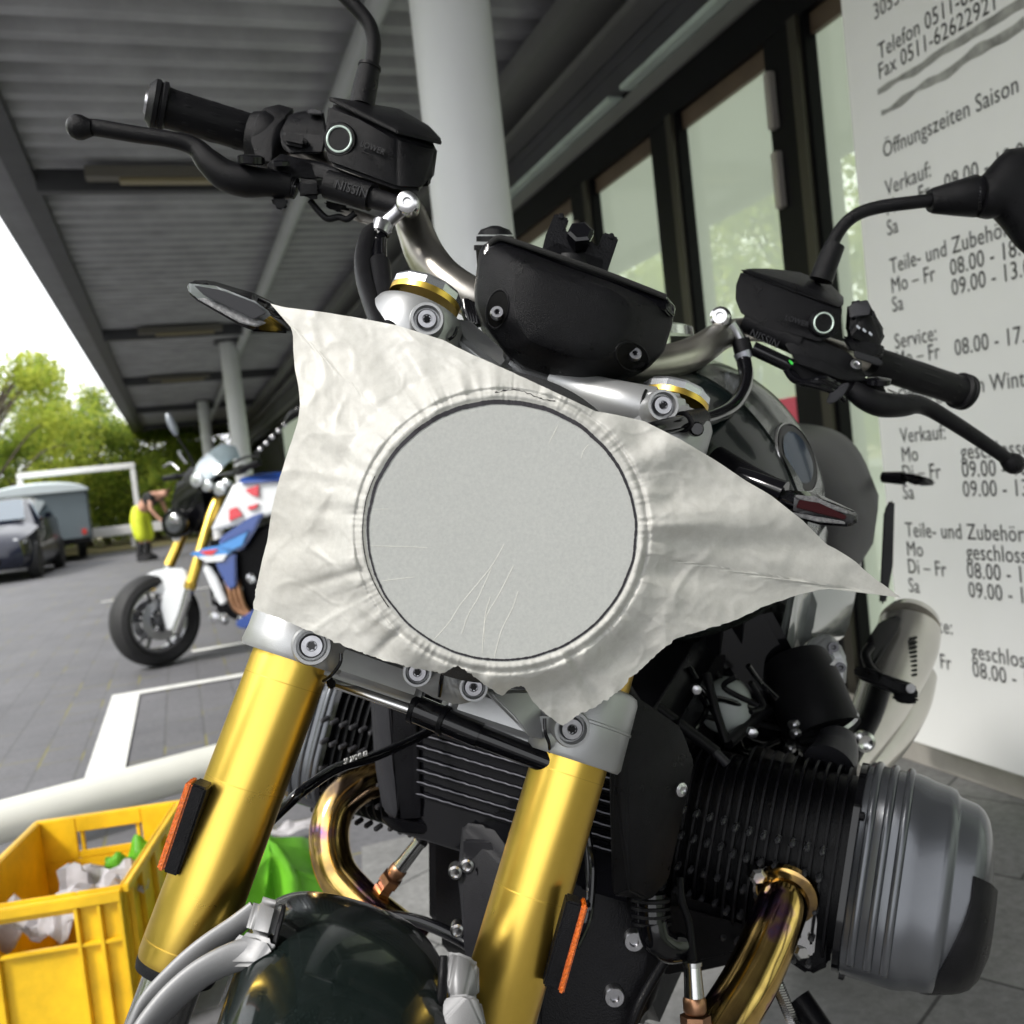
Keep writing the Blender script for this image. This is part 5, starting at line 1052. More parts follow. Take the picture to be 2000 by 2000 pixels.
for sg in (1, -1):
    cyl = loft('cylinder', [ring(sg*s, CF, CU, a, b) for s, a, b in ((.08,.072,.078),(.15,.072,.078),(.19,.078,.088),(.285,.080,.092))], MBLK, G)
    bm = bmesh.new()
    for k in range(19):
        s = .095+k*.0098; big = k > 8; a, b = (.088,.100) if big else (.080,.086)
        r0 = ring(sg*s, CF, CU, a, b, 40, 3.4); r1 = ring(sg*(s+.0022), CF, CU, a*.995, b*.995, 40, 3.4)
        v0 = [bm.verts.new(p) for p in r0]; v1 = [bm.verts.new(p) for p in r1]
        bm.faces.new(v0); bm.faces.new(v1[::-1])
        for j in range(40): bm.faces.new((v0[j], v1[j], v1[(j+1) % 40], v0[(j+1) % 40]))
    fin('cooling_fins', bm, MBLK, cyl, 30)
    # pins between the fins on the front face
    bm = bmesh.new()
    for zz in (-.06,-.035,-.01,.02,.045):
        for k in range(14):
            s = .10+k*.0125; p = E3(sg*s, CF+(.088 if k > 6 else .080), zz); b_lathe(bm, p-BF*.01, BF, [(0,.003), (.010,.003), (.012,.0015), (.012,0)], 8)
    fin('casting_pins', bm, mat('pin_black', (.03,.03,.033), .25), cyl, 40)
    cv = loft('valve_cover', [ring(sg*s, CF+dc, CU+du, a, b, 72, pw) for s, a, b, dc, du, pw in ((.286,.088,.104,0,0,3.6),(.289,.092,.108,0,0,3.4),(.330,.092,.108,0,0,3.2),(.338,.0905,.1065,0,0,3.1),(.344,.0880,.1040,0,0,3.1),(.356,.0865,.1022,0,0,3.2),(.362,.0850,.1005,0,0,3.2),(.3645,.0810,.0960,0,0,3.2),(.367,.0795,.0940,0,0,3.2),(.380,.0770,.0910,0,0,3.2),(.386,.073,.0865,0,0,3.1),(.391,.066,.078,0,0,3.0),(.395,.054,.064,0,0,2.9),(.398,.036,.043,0,0,2.8),(.399,.012,.014,0,0,2.6))], COVER, G, 60)
    loft('gasket', [ring(sg*s, CF, CU, .091, .107, 72, 3.5) for s in (.281, .2865)], GBLK, cv)
    # raised ribs over the top, front and down
    for k in range(3):
        s = .296+k*.0135; bm = bmesh.new(); pts = []
        rg = ring(sg*s, CF, CU, .0918, .1078, 144, 3.2)
        idx = [j % 144 for j in range(-22, 62)]
        b_tube(bm, [(rg[j], .0040 if 2 < i < len(idx)-3 else .0008) for i, j in enumerate(idx)], 10, sm=False); fin('cover_rib', bm, COVER, cv, 70)
    # black crash pad at the lower outer corner
    PT = ((.346,.0893,.1053),(.362,.0868,.1025),(.372,.0835,.0985),(.382,.080,.0945),(.390,.0745,.088),(.396,.066,.078),(.4025,.045,.054))
    def pint(s):
        for (s0,a0,b0),(s1,a1,b1) in zip(PT, PT[1:]):
            if s0 <= s <= s1: k = (s-s0)/(s1-s0); return a0+(a1-a0)*k, b0+(b1-b0)*k
        return PT[-1][1:]
    bm = bmesh.new(); cols = []
    for q in range(-46, 3):
        k = min(1, max(0, (q+36)/36)); s0 = .348+.034*k*k; col = []
        for w_ in range(9):
            s_w = s0+(.4019-s0)*w_/8; a, b = pint(s_w); col.append(bm.verts.new(ring(sg*s_w, CF, CU, a, b, 96, 2.8)[q % 96]))
        cols.append(col)
    for a, b in zip(cols, cols[1:]):
        for j in range(8): bm.faces.new((a[j], a[j+1], b[j+1], b[j]))
    bmesh.ops.recalc_face_normals(bm, faces=bm.faces); bmesh.ops.solidify(bm, geom=bm.faces[:], thickness=.004); fin('crash_pad', bm, BLK, cv, 60)
    for a_ in (-.062,.062):
        for b_ in (-.075,.075): lathe('cover_bolt', E3(sg*.287, CF+a_, b_), BS*sg, [(0,.004), (.004,.004), (.005,.002), (.005,0)], MBLK, cyl, 6)
# exhaust port housing standing out of the fins
FN = next(o for o in bpy.data.objects if o.name == 'cooling_fins')
_q1 = (hit(FN, 1470, 1770)[0]-CAM).dot(f_); _q2 = (hit(FN, 1600, 1770)[0]-CAM).dot(f_)
print('fins', _q1, _q2)
_q1 = min(_q1, .86); _q2 = min(_q2, _q1)
def fd(x, y=0): return _q1+(_q2-_q1)*(x-1470)/130-.010
FLD = fd(1530)-.008
H('port_housing', [(x, y, fd(x)+e) for x, y in ((1455,1668),(1540,1690),(1628,1765),(1622,1885),(1580,1905),(1470,1830)) for e in (.002,.05)], MBLK, G, bev=.004, seg=3)
# exhaust headers
eh = T('exhaust_header', [(1540,1735,FLD+.01,.0205),(1530,1765,FLD-.010,.0215),(1510,1815,FLD-.026,.0220),(1488,1868,FLD-.040,.0222),(1460,1925,FLD-.055,.0222),(1420,1990,FLD-.07,.0222),(1360,2080,FLD-.085,.0222),(1280,2180,FLD-.08,.0222)], HEAT, G, seg=48)
fl = H('exhaust_flange', [(x, y, fd(x)+e) for x, y in ((1476,1702),(1500,1690),(1562,1728),(1590,1762),(1596,1800),(1590,1864),(1574,1870),(1558,1850),(1482,1795),(1470,1742)) for e in (-.008,-.002)], CHR, eh, bev=.0015)
lathe('collar_nut', P(1538,1742,FLD), (P(1530,1765,FLD-.012)-P(1540,1735,FLD+.01)), [(0,.025), (.002,.0275), (.007,.0265), (.009,.0235)], HEAT, fl, 48)
for x, y in ((1480,1712),(1566,1858)): lathe('flange_nut', P(x,y,FLD-.002), TOC, [(-.01,.008), (.002,.008), (.004,.005), (.004,0)], CHR, fl, 6)
T('exhaust_header', [(790,1500,1.03,.0205),(745,1515,1.03,.0205),(700,1535,1.02,.0205),(664,1565,1.01,.0208),(646,1605,1.0,.021),(644,1655,.99,.021),(658,1705,.98,.021),(690,1745,.97,.021),(740,1790,.96,.021),(820,1850,.95,.021)], HEAT, G, seg=48)
# oxygen sensors
def lambda_sensor(c0, c1, cab):
    o = T('oxygen_sensor', [c1[:3]+(.0078,), c0[:3]+(.0066,)], CHR, G, sm=False, seg=24)
    p0 = P(*c1[:3]); p1 = P(*c0[:3]); a = (p0-p1)
    lathe('sensor_sleeve', p0-a*.05, a, [(0,.0078), (.002,.009), (.010,.009), (.012,.008)], COPP, o, 24)
    lathe('sensor_hex', p0+a.normalized()*.012, a, [(0,.0085), (0,.0118), (.008,.0118), (.0085,.009), (.014,.0088), (.014,.0105), (.022,.0105), (.022,0)], COPP, o, 6, 20)
    lathe('sensor_collar', p1-a.normalized()*.002, a, [(0,.005), (.001,.0078), (.004,.0078), (.005,.006)], CHR, o, 24)
    T('sensor_cable', cab, BLK2, o, seg=14)
lambda_sensor((822,1642,.955), (780,1696,.962), [(856,1588,.93,.0042),(842,1612,.94,.0042),(822,1643,.955,.0042)])
lambda_sensor((1352,1880,.74), (1356,1950,.735), [(1328,1715,.78,.003),(1332,1760,.77,.003),(1345,1800,.76,.003),(1350,1845,.75,.0034),(1352,1884,.74,.0044)])
# front cover plate of the engine and its relief
fc = H('front_cover', [(897,1602,.845),(960,1610,.84),(1040,1640,.83),(1100,1800,.80),(1090,1990,.80),(1000,2060,.80),(900,1860,.83),(892,1760,.84),(888,1700,.845),(960,1640,.87),(1040,1900,.87)], GREYP, G, bev=.006, seg=3)
plate('raised_panel', [(905,1640),(960,1642),(985,1690),(975,1735),(935,1720),(925,1700),(905,1698)], lambda x, y: .838-.0001*(x-900), .010, GREYP, fc, .002)
for x, y in ((889,1703),(912,1690),(893,1817)): lathe('cover_bolt', P(x,y,.835), TOC, [(-.01,.006), (.002,.006), (.003,.004), (.001,0)], STEEL, fc, 20)
plate('relief_rib', [(928,1694),(934,1694),(940,1730),(958,1755),(982,1762),(982,1768),(954,1762),(933,1736)], .832, .006, MBLK, fc, .001)
T('lower_hose', [(760,1790,.93,.006),(820,1800,.91,.006),(900,1835,.88,.006),(960,1880,.86,.006)], GBLK, G)
# lower right dark casting with bolts
lc = H('lower_casting', [(1090,1640,.80),(1290,1745,.79),(1315,1830,.79),(1260,1990,.77),(1180,2060,.76),(1040,2060,.76),(1050,1850,.78),(1150,1700,.84),(1280,1960,.84)], MBLK, G, bev=.012, seg=3)
for x, y, d in ((1237,1834,0),(1199,1942,0)): lathe('casting_bolt', hit(lc,x,y)[0]+TOC*.004, TOC, [(-.01,.0085), (.0,.0085), (.002,.0075), (.002,.004), (-.001,.0035), (-.001,0)], STEEL, lc, 24)
T('casting_rim', [(1318,1850,.775,.004),(1290,1890,.77,.004),(1250,1960,.76,.004),(1225,2030,.755,.004)], MBLK, lc)
H('sump', [(x, y, d) for x, y in ((1290,1740),(1480,1790),(1500,1850),(1420,1885),(1330,1905),(1280,1900)) for d in (.86,.98)], MBLK, G, bev=.01)
# spark cable boots and pipes
sp = T('ribbed_boot', [(1270,1745,.755,.0125),(1272,1800,.75,.0125)], GBLK, G, sm=False, seg=24)
for k in range(4): lathe('boot_rib', P(1270+k*.6,1752+k*15,.7545), P(1272,1800,.75)-P(1270,1745,.755), [(0,.012), (.001,.0158), (.0032,.0158), (.0042,.012)], BLK, sp, 28)
T('bent_hose', [(1274,1800,.75,.0125),(1282,1832,.748,.0125),(1305,1850,.75,.012),(1330,1850,.755,.011)], GBLK, G)
for q in ([(1140,1560,.74,.0028),(1150,1640,.74,.0028),(1158,1700,.73,.0028),(1150,1790,.72,.0028),(1125,1850,.70,.0028)], [(1135,1580,.745,.0022),(1146,1660,.74,.0022),(1150,1740,.73,.0022),(1148,1770,.72,.0022)]): T('cable', q, GBLK, G, seg=10)
# speed sensor cable crossing in front of the header
cb2 = T('printed_cable', [(470,1660,.70,.0042),(560,1572,.68,.0042),(600,1538,.69,.0042),(660,1500,.74,.0042),(730,1478,.79,.0042),(800,1448,.83,.0042),(845,1425,.86,.0042)], GBLK, G, seg=16)
emboss(cb2, 'SR 2X94R 02', 672,1493,.7400, 790,1448,.8170, .0062, WHT)
# frame tubes and brackets right of the tank
T('frame_tube', [(1278,1378,.90,.0058),(1400,1470,.90,.0058)], MBLK, G, sm=False); T('frame_tube_end', [(1396,1468,.898,.0045),(1420,1492,.895,.0045)], GREYP, G, sm=False)
T('frame_tube', [(1180,1290,.84,.009),(1250,1400,.86,.009),(1330,1500,.90,.009)], MBLK, G, sm=False)
T('frame_tube', [(1380,1315,.96,.0045),(1396,1380,.95,.0045),(1418,1450,.94,.0045)], MBLK, G); T('frame_tube', [(1422,1452,.95,.006),(1480,1400,1.0,.006),(1500,1385,1.02,.006)], MBLK, G, sm=False)
H('air_box', [(x, y, d) for x, y in ((1230,1230),(1500,1180),(1560,1290),(1560,1500),(1300,1500)) for d in (1.05,1.14)], GBLK, G, bev=.01)
lathe('pale_canister', P(1413,1385,.985), (TOC-r_*.3).normalized(), [(-.06,.02), (-.05,.026), (-.01,.028), (.004,.024), (.008,.012), (.008,0)], mat('pale_grey_plastic', (.34,.37,.36), .4, 0, 20, .1), G, 32, 60)
random.seed(11)
for k in range(16):
    x = random.uniform(1245,1500); y = random.uniform(1300,1480); d = random.uniform(.93,1.02)
    T('small_hose', [(x,y,d,.003), (x+random.uniform(-30,30), y+random.uniform(20,50), d+.01, .003), (x+random.uniform(-20,60), y+random.uniform(50,90), d, .003)], GBLK if k % 3 else BLK2, G, seg=10)
for k in range(4):
    x = random.uniform(1260,1500); y = random.uniform(1330,1500); lathe('small_bolt', P(x,y,.93), TOC, [(-.01,.005), (0,.005), (.001,.002), (.001,0)], STEEL, G, 6)
random.seed(23)
for k in range(10):      # loom and hoses between frame and airbox
    x = random.uniform(1250,1400); y = random.uniform(1290,1360); d = random.uniform(.96,1.03)
    T('wiring_hose', [(x,y,d,.0032), (x+random.uniform(20,60), y+random.uniform(20,60), d-.01, .0034), (x+random.uniform(60,130), y+random.uniform(60,110), d, .0032), (x+random.uniform(120,200), y+random.uniform(80,130), d+.01, .003)], BLK if k % 2 else GBLK, G, seg=12)
# intake
it = T('intake_tube', [(1552,1295,1.06,.038),(1573,1345,1.04,.0405),(1595,1400,1.02,.0405),(1608,1432,1.01,.041)], BLK2, G, seg=48)
for x, y, x2, y2, d in ((1558,1308,1561,1315,1.052),(1600,1413,1603,1420,1.016)): T('hose_band', [(x,y,d,.0418),(x2,y2,d,.0418)], STEEL, it, sm=False, seg=48)
tb = H('throttle_body', [(1560,1415,1.00),(1600,1425,.98),(1655,1440,.98),(1668,1465,.98),(1665,1490,.98),(1560,1470,.97),(1550,1440,.98),(1640,1430,1.05),(1650,1480,1.05),(1560,1480,1.03)], MBLK, G, bev=.005, seg=3)
T('intake_elbow', [(1635,1440,.965,.018),(1632,1470,.95,.022),(1618,1500,.93,.026)], GREYP, tb, seg=28)
for x, y in ((1550,1415),(1553,1432),(1543,1462),(1660,1470)): lathe('throttle_screw', P(x,y,.972), (TOC-r_).normalized(), [(-.004,.005), (.004,.005), (.006,.003), (.006,0)], STEEL, tb, 12)
pb_ = H('frame_plate', [(1590,1240,1.12),(1618,1237,1.11),(1640,1250,1.11),(1655,1285,1.10),(1652,1340,1.10),(1640,1345,1.10),(1615,1305,1.10),(1560,1290,1.10),(1545,1290,1.11),(1600,1250,1.15),(1650,1330,1.14)], SIL, G, bev=.005, seg=3)
for x, y in ((1628,1264),(1618,1281),(1642,1304)): lathe('plate_bolt', P(x,y,1.096), (TOC-r_*.1).normalized(), [(-.004,.006), (.001,.006), (.001,.003), (-.002,0)], mat('blued_steel', (.12,.12,.13), .3, .9), pb_, 16)
T('chrome_band', [(1545,1292,1.08,.004),(1580,1288,1.07,.004),(1610,1298,1.07,.004),(1635,1322,1.07,.004)], CHR, pb_)
# ---------------- tank, seat, tail
def tank_ring(f, hw, zt, zb, n=48, p=2.6, tw=.55):
    out = []
    for j in range(n):
        t = 2*math.pi*j/n; c, s_ = math.cos(t), math.sin(t)
        y = math.copysign(abs(s_)**(2/p), s_); k = 1 if y < 0 else 1-.30*y
        if y < -.5: k = 1-.25*(-y-.5)
        out.append(B(hw*k*math.copysign(abs(c)**(2/p), c), f, (zt+zb)/2+(zt-zb)/2*y))
    return out
tk = loft('fuel_tank', [tank_ring(*a) for a in ((-.055,.03,-.08,-.15),(-.06,.07,-.06,-.18),(-.085,.11,-.045,-.215),(-.13,.145,-.022,-.245),(-.20,.166,.0,-.26),(-.28,.168,.012,-.25),(-.36,.155,.008,-.22),(-.43,.13,-.005,-.18),(-.49,.10,-.03,-.15),(-.51,.05,-.06,-.12))], TANKG, G, 70)
def onside(f, u, off=0):  # point on the tank's left side, outward offset
    secs = ((-.06,.07),(-.085,.11),(-.13,.145),(-.20,.168),(-.28,.170),(-.36,.155),(-.43,.13),(-.49,.10))
    for (f0,h0),(f1,h1) in zip(secs, secs[1:]):
        if f0 >= f >= f1: hw = h0+(h1-h0)*(f0-f)/(f0-f1)
    return B(hw+off, f, u)
bc, bn = hit(tk, 1548, 897); bn = (TOC*.66+r_*.62-d_*.22+bn*.25).normalized(); bc = bc+bn*.004
bdg = lathe('tank_badge', bc-bn*.004, bn, [(0,.034), (.004,.0350), (.0055,.034), (.0055,.0325)], CHR, tk, 56)
lathe('badge_ring', bc-bn*.004, bn, [(.002,.0326), (.0062,.0324), (.0066,.030), (.0062,.0275)], GBLK, bdg, 56)
lathe('badge_face', bc-bn*.004, bn, [(.0058,.028), (.0068,.02), (.0074,0)], mat('badge_blue_grey', (.03,.045,.07), .18, .1, coat=.3), bdg, 40)
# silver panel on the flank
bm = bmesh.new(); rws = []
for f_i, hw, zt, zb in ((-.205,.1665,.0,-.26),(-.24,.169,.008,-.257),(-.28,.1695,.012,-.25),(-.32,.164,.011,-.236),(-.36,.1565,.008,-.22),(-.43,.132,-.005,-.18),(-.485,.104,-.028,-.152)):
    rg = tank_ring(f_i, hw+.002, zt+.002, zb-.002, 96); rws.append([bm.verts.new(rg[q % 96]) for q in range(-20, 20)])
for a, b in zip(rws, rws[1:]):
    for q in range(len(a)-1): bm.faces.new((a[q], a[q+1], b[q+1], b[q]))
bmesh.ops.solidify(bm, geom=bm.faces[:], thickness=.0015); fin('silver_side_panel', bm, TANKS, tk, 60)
tcap = lathe('filler_cap', B(0,-.24,.030), BU, [(0,.04), (.008,.038), (.010,.03), (.010,0)], CHR, tk, 48)
st_ = loft('seat', [tank_ring(f, hw, zt, zb, 40, 4.6) for f, hw, zt, zb in ((-.47,.12,-.06,-.20),(-.55,.16,-.065,-.24),(-.70,.18,-.07,-.30),(-.85,.18,-.07,-.30),(-.97,.17,-.07,-.28),(-1.0,.15,-.08,-.24))], mat('grey_black_seat', (.012,.012,.014), .45, 0, 30, .2, .3, 500, spec=.15), G, 60)
loft('tail_cowl', [tank_ring(f, hw, zt, zb, 40, 3.2) for f, hw, zt, zb in ((-.50,.15,-.17,-.36),(-.62,.18,-.18,-.38),(-.80,.17,-.18,-.34),(-.98,.12,-.12,-.24),(-1.08,.08,-.08,-.16))], TANKS, G, 60)
for s in (-1, 1): hullw('side_panel', [B(s*.135,-.42,-.20), B(s*.15,-.50,-.16), B(s*.15,-.60,-.20), B(s*.14,-.62,-.36), B(s*.13,-.50,-.42), B(s*.12,-.44,-.34), B(s*.09,-.5,-.2), B(s*.09,-.55,-.4)], TANKS, G, bev=.01, seg=3)
# rear signal, number plate holder
rs_ = H('turn_signal', [(1762,925,1.52),(1778,922,1.52),(1828,938,1.52),(1829,948,1.52),(1790,950,1.52),(1765,940,1.52),(1770,930,1.55),(1820,945,1.55),(1800,930,1.50)], GBLK, G, bev=.004)
T('stalk', [(1725,932,1.56,.009),(1765,934,1.53,.011)], GBLK, rs_, sm=False)
H('plate_holder', [(1738,975,1.50),(1748,978,1.50),(1745,1100,1.50),(1730,1180,1.50),(1716,1180,1.50),(1722,1090,1.50),(1725,1000,1.50),(1740,980,1.55),(1730,1170,1.55)], GREYP, G, bev=.004)
# exhaust silencers
ms_ = T('silencer', [(1776,1225,1.42,.044),(1768,1262,1.40,.045),(1745,1320,1.36,.042),(1714,1390,1.31,.035),(1684,1450,1.26,.027),(1655,1500,1.22,.020)], mat('silencer_satin_metal', (.62,.60,.55), .25, .85, 12, .08), G, seg=48)
T('end_cap', [(1785,1202,1.44,.028),(1782,1210,1.435,.039),(1776,1225,1.42,.0445)], MATS['silencer_satin_metal'], ms_, sm=False, seg=48)
T('silencer', [(1782,1318,1.42,.034),(1768,1370,1.38,.034),(1735,1440,1.33,.029),(1690,1500,1.28,.022)], MATS['silencer_satin_metal'], G, seg=40)
H('heat_shield', [(1692,1250,1.34),(1715,1215,1.36),(1752,1200,1.38),(1762,1206,1.37),(1755,1232,1.36),(1705,1310,1.31),(1690,1320,1.30),(1685,1290,1.32),(1740,1210,1.40),(1690,1300,1.34)], GBLK, ms_, bev=.004)
bm = bmesh.new()
for k in range(9): b_tube(bm, [(P(1776+k*.3,1248+k*9.0,1.350-.004*k),.0022),(P(1790+k*.0,1245+k*9.0,1.352-.004*k),.0022)], 8, sm=False)
fin('vent_slots', bm, GBLK, ms_)
fp = H('footpeg_bracket', [(1664,1300,1.24),(1690,1302,1.22),(1745,1325,1.20),(1785,1335,1.20),(1795,1345,1.20),(1793,1370,1.20),(1780,1372,1.20),(1740,1350,1.20),(1690,1330,1.22),(1665,1322,1.24),(1690,1310,1.26),(1780,1350,1.24)], BLK, G, bev=.004, seg=3)
lathe('peg_bolt', P(1778,1344,1.195), TOC, [(0,.006), (.002,.006), (.002,0)], STEEL, fp, 16)
H('footpeg', [(1738,1355,1.19),(1760,1352,1.18),(1793,1360,1.17),(1795,1374,1.17),(1765,1376,1.18),(1745,1370,1.19),(1760,1360,1.22),(1790,1368,1.21)], BLK2, fp, bev=.003)
T('brake_pedal_arm', [(1700,1262,1.26,.006),(1690,1280,1.25,.006),(1702,1308,1.23,.006),(1725,1325,1.21,.006)], MBLK, fp)
T('swing_tube', [(1660,1480,1.18,.012),(1700,1400,1.24,.014),(1720,1340,1.28,.014)], MBLK, G)
lathe('pivot_bolt', P(1690,1450,1.17), TOC, [(-.01,.013), (0,.013), (.002,.009), (-.002,0)], CHR, G, 20)
# rear wheel, swingarm
rwc = B(0,-1.20,-.745); rw_ = lathe('rear_wheel', rwc, BS, [(-.07,.21), (-.088,.25), (-.08,.29), (-.045,.312), (0,.318), (.045,.312), (.08,.29), (.088,.25), (.07,.21), (0,.20)], TYRE, G, 72, loop=True)
lathe('rim', rwc, BS, [(-.07,.21), (-.03,.20), (-.03,.0), (.03,0), (.03,.20), (.07,.21)], MBLK, rw_, 48)
tube('swingarm', [(B(-.10,-.55,-.66), .045), (B(-.11,-1.20,-.745), .035)], MBLK, G)
hullw('subframe', [B(s, f, u) for s in (-.09,.09) for f, u in ((-.35,-.25),(-.55,-.25),(-.62,-.62),(-.42,-.66))], MBLK, G, bev=.02)
T('side_stand', [(1560,1950,.86,.012),(1610,2020,.84,.011),(1680,2110,.82,.010)], MBLK, G, sm=False)
bm = bmesh.new(); pts = []
for i in range(140): t = i/139; c = P(1515+40*t,1915+95*t,.85); pts.append((c+r_*.0055*math.cos(i*.9)+f_*.0055*math.sin(i*.9), .0012))
b_tube(bm, pts, 5, sm=False); fin('stand_spring', bm, CHR, G)
# ================================================================ PAPER OVER THE HEADLIGHT
OUT = [(521,591),(555,600),(620,608),(685,618),(774,635),(863,663),(917,690),(972,714),(1061,755),(1110,778),(1163,803),(1204,810),(1259,823),(1327,857),(1396,898),(1457,939),(1505,967),(1566,1015),(1614,1062),(1662,1090),(1710,1131),(1765,1170),
 (1740,1167),(1696,1158),(1662,1148),(1600,1151),(1545,1166),(1491,1185),(1440,1210),(1389,1226),(1320,1247),(1279,1281),(1255,1305),(1232,1322),(1218,1343),(1185,1366),(1163,1380),(1130,1396),(1098,1418),(1068,1396),(1040,1370),(1026,1345),(1016,1339),(998,1345),(979,1360),(948,1338),(917,1315),(900,1303),(888,1301),(876,1309),(863,1315),(810,1305),(753,1291),(685,1267),(630,1243),(582,1223),(540,1205),(494,1189),
 (498,1160),(504,1131),(513,1090),(521,1062),(527,1020),(531,994),(543,945),(555,905),(570,860),(582,823),(586,790),(583,755),(576,721),(573,685),(572,652),(563,624),(550,604)]
cx, cy, ea, eb = 980.0, 1037.0, 266.0, 256.0
_cam0 = CAM
PNS = 720
# outline resampled by angle around the circle centre
segs = list(zip(OUT, OUT[1:]+OUT[:1]))
def outr(t):
    dx, dy = math.cos(t), math.sin(t); best = 0
    for (x0,y0),(x1,y1) in segs:
        ex, ey = x1-x0, y1-y0; den = dx*ey-dy*ex
        if abs(den) < 1e-9: continue
        s = ((x0-cx)*ey-(y0-cy)*ex)/den; u = ((x0-cx)*dy-(y0-cy)*dx)/den
        if s > 0 and -1e-6 <= u <= 1+1e-6 and s > best: best = s
    return best
def elr(t): return 1/math.sqrt((math.cos(t)/ea)**2+(math.sin(t)/eb)**2)
D0 = .5535
# disc plane tilts like the headlight
def disc_d(x, y): return D0*(1+ .10*(x-cx)/FP + .03*(y-cy)/FP)
random.seed(4)
folds = [(random.uniform(-math.pi, math.pi), random.uniform(.025,.09), random.uniform(-.004,.004), random.uniform(.2,.8)) for _ in range(70)]
puck = [(random.uniform(-math.pi, math.pi), random.uniform(.008,.022), random.choice((-1,1))*random.uniform(.0003,.0019)*(random.random()**.5), random.uniform(12,60)) for _ in range(52)]
big = [(-.05,.10,-.010,1.6),(.22,.09,.008,1.6),(.05,.05,.006,1.2),(-.45,.10,-.007,1.2),(.75,.12,.008,1.1),(1.25,.10,.006,.9),(2.2,.10,-.006,1.0),(2.75,.14,.007,1.2),(-2.6,.16,-.006,1.2),(-2.15,.10,.006,.9),(3.1,.08,.004,1.0),(-1.4,.12,.004,.7)]
def angd(a, b): return (a-b+math.pi) % (2*math.pi)-math.pi
def surf(t, rad):
    el = elr(t); e = rad/el; x = cx+rad*math.cos(t); y = cy+rad*math.sin(t)
    d = disc_d(x, y)
    if e <= 1: 
        d += .00012*noise.noise(V((x*.01, y*.01, 0)))
        return x, y, d
    q = (rad-el)
    lip = 0
    # paper pressed round the rim: little bead, then falls back
    d += -.0012*math.exp(-((q-9)/7)**2) + .0016*math.exp(-((q-20)/5)**2)
    fall = min(1, max(0, (q-20)/60)); fall = fall*fall*(3-2*fall)
    d += (.012*fall + .00012*max(0, q-25))*(1-.62*max(0, math.cos(t)))
    if x > 1300: d += .00006*(x-1300)
    am = min(1, max(0, (q-4)/25))
    for a0, w_, h, ln in folds:
        k = angd(t, a0)/w_
        if abs(k) < 3: d += h*.6*am*math.exp(-k*k)*math.exp(-((q-30)/(150*ln))**2)
    for a0, w_, h, ln in puck:
        k = angd(t, a0)/w_
        if abs(k) < 3: d += h*am*(1/(1+abs(k)*abs(k)*2))*math.exp(-((q-12)/ln)**2)*(1-abs(k)/3)
    for a0, w_, h, ln in big:
        k = angd(t, a0)/w_
        if abs(k) < 3: d += h*.6*min(1, max(0, q-10)/60)*math.exp(-k*k)*math.exp(-(q/(330*ln))**2)
    n1 = noise.noise(V((x*.012, y*.012, 2))); n2 = abs(noise.noise(V((x*.03, y*.03, 7)))); n3 = abs(noise.noise(V((x*.09, y*.09, 3))))
    rg1 = 1-min(1, 9*abs(noise.noise(V((x*.0065+3, y*.0065, 11))))); rg2 = 1-min(1, 8*abs(noise.noise(V((x*.013, y*.013+5, 21)))))
    d += am*(.0018*n1+.0007*n2+.00025*n3-.0009*rg1-.0004*rg2)
    # radial fine puckers round the bead
    d += .0005*math.exp(-((q-16)/14)**2)*abs(noise.noise(V((math.cos(t)*22, math.sin(t)*22, 5))))*3
    return x, y, d
bm = bmesh.new(); cv_ = bm.verts.new(P(cx, cy, disc_d(cx, cy)))
ERA = [.12,.25,.4,.55,.7,.82,.9,.95,.98,1.0]
rings_ = []
oo = []
for i in range(PNS):
    t = -math.pi+2*math.pi*i/PNS; r = outr(t)
    x = cx+r*math.cos(t); y = cy+r*math.sin(t)
    if y > 1140 or (x > 1000 and t > 0): r += 1.6*noise.noise(V((i*.35, 0, 1)))*2+.9*random.uniform(-1,1)
    else: r += .6*noise.noise(V((i*.2, 0, 1)))
    oo.append(max(r, elr(t)*1.03))
for e in ERA: rings_.append([bm.verts.new(P(*surf(-math.pi+2*math.pi*i/PNS, elr(-math.pi+2*math.pi*i/PNS)*e*.99999))) for i in range(PNS)])
NQ = 90
for k in range(1, NQ+1):
    u = (k/NQ)**1.6; row = []
    for i in range(PNS):
        t = -math.pi+2*math.pi*i/PNS; el = elr(t); r = el+(oo[i]-el)*u; row.append(bm.verts.new(P(*surf(t, r))))
    rings_.append(row)
for j in range(PNS): bm.faces.new((cv_, rings_[0][j], rings_[0][(j+1) % PNS]))
for a, b in zip(rings_, rings_[1:]):
    for j in range(PNS): bm.faces.new((a[j], b[j], b[(j+1) % PNS], a[(j+1) % PNS]))
bmesh.ops.recalc_face_normals(bm, faces=bm.faces)
PAP = bpy.data.materials.new('greaseproof_paper'); PAP.use_nodes = True; t_ = PAP.node_tree; b_ = t_.nodes['Principled BSDF']
b_.inputs['Roughness'].default_value = .42; b_.inputs['Specular IOR Level'].default_value = .35
tc_ = t_.nodes.new('ShaderNodeTexCoord'); n_1 = t_.nodes.new('ShaderNodeTexNoise'); n_1.inputs['Scale'].default_value = 150; n_1.inputs['Detail'].default_value = 9; n_1.inputs['Roughness'].default_value = .75
n_2 = t_.nodes.new('ShaderNodeTexNoise'); n_2.inputs['Scale'].default_value = 9; n_2.inputs['Detail'].default_value = 3
rp_ = t_.nodes.new('ShaderNodeValToRGB'); rp_.color_ramp.elements[0].position = .34; rp_.color_ramp.elements[1].position = .64
rp_.color_ramp.elements[0].color = (.52,.515,.485,1); rp_.color_ramp.elements[1].color = (.60,.595,.565,1)
mxx = t_.nodes.new('ShaderNodeMix'); mxx.data_type = 'RGBA'; mxx.blend_type = 'OVERLAY'; mxx.inputs['Factor'].default_value = .03
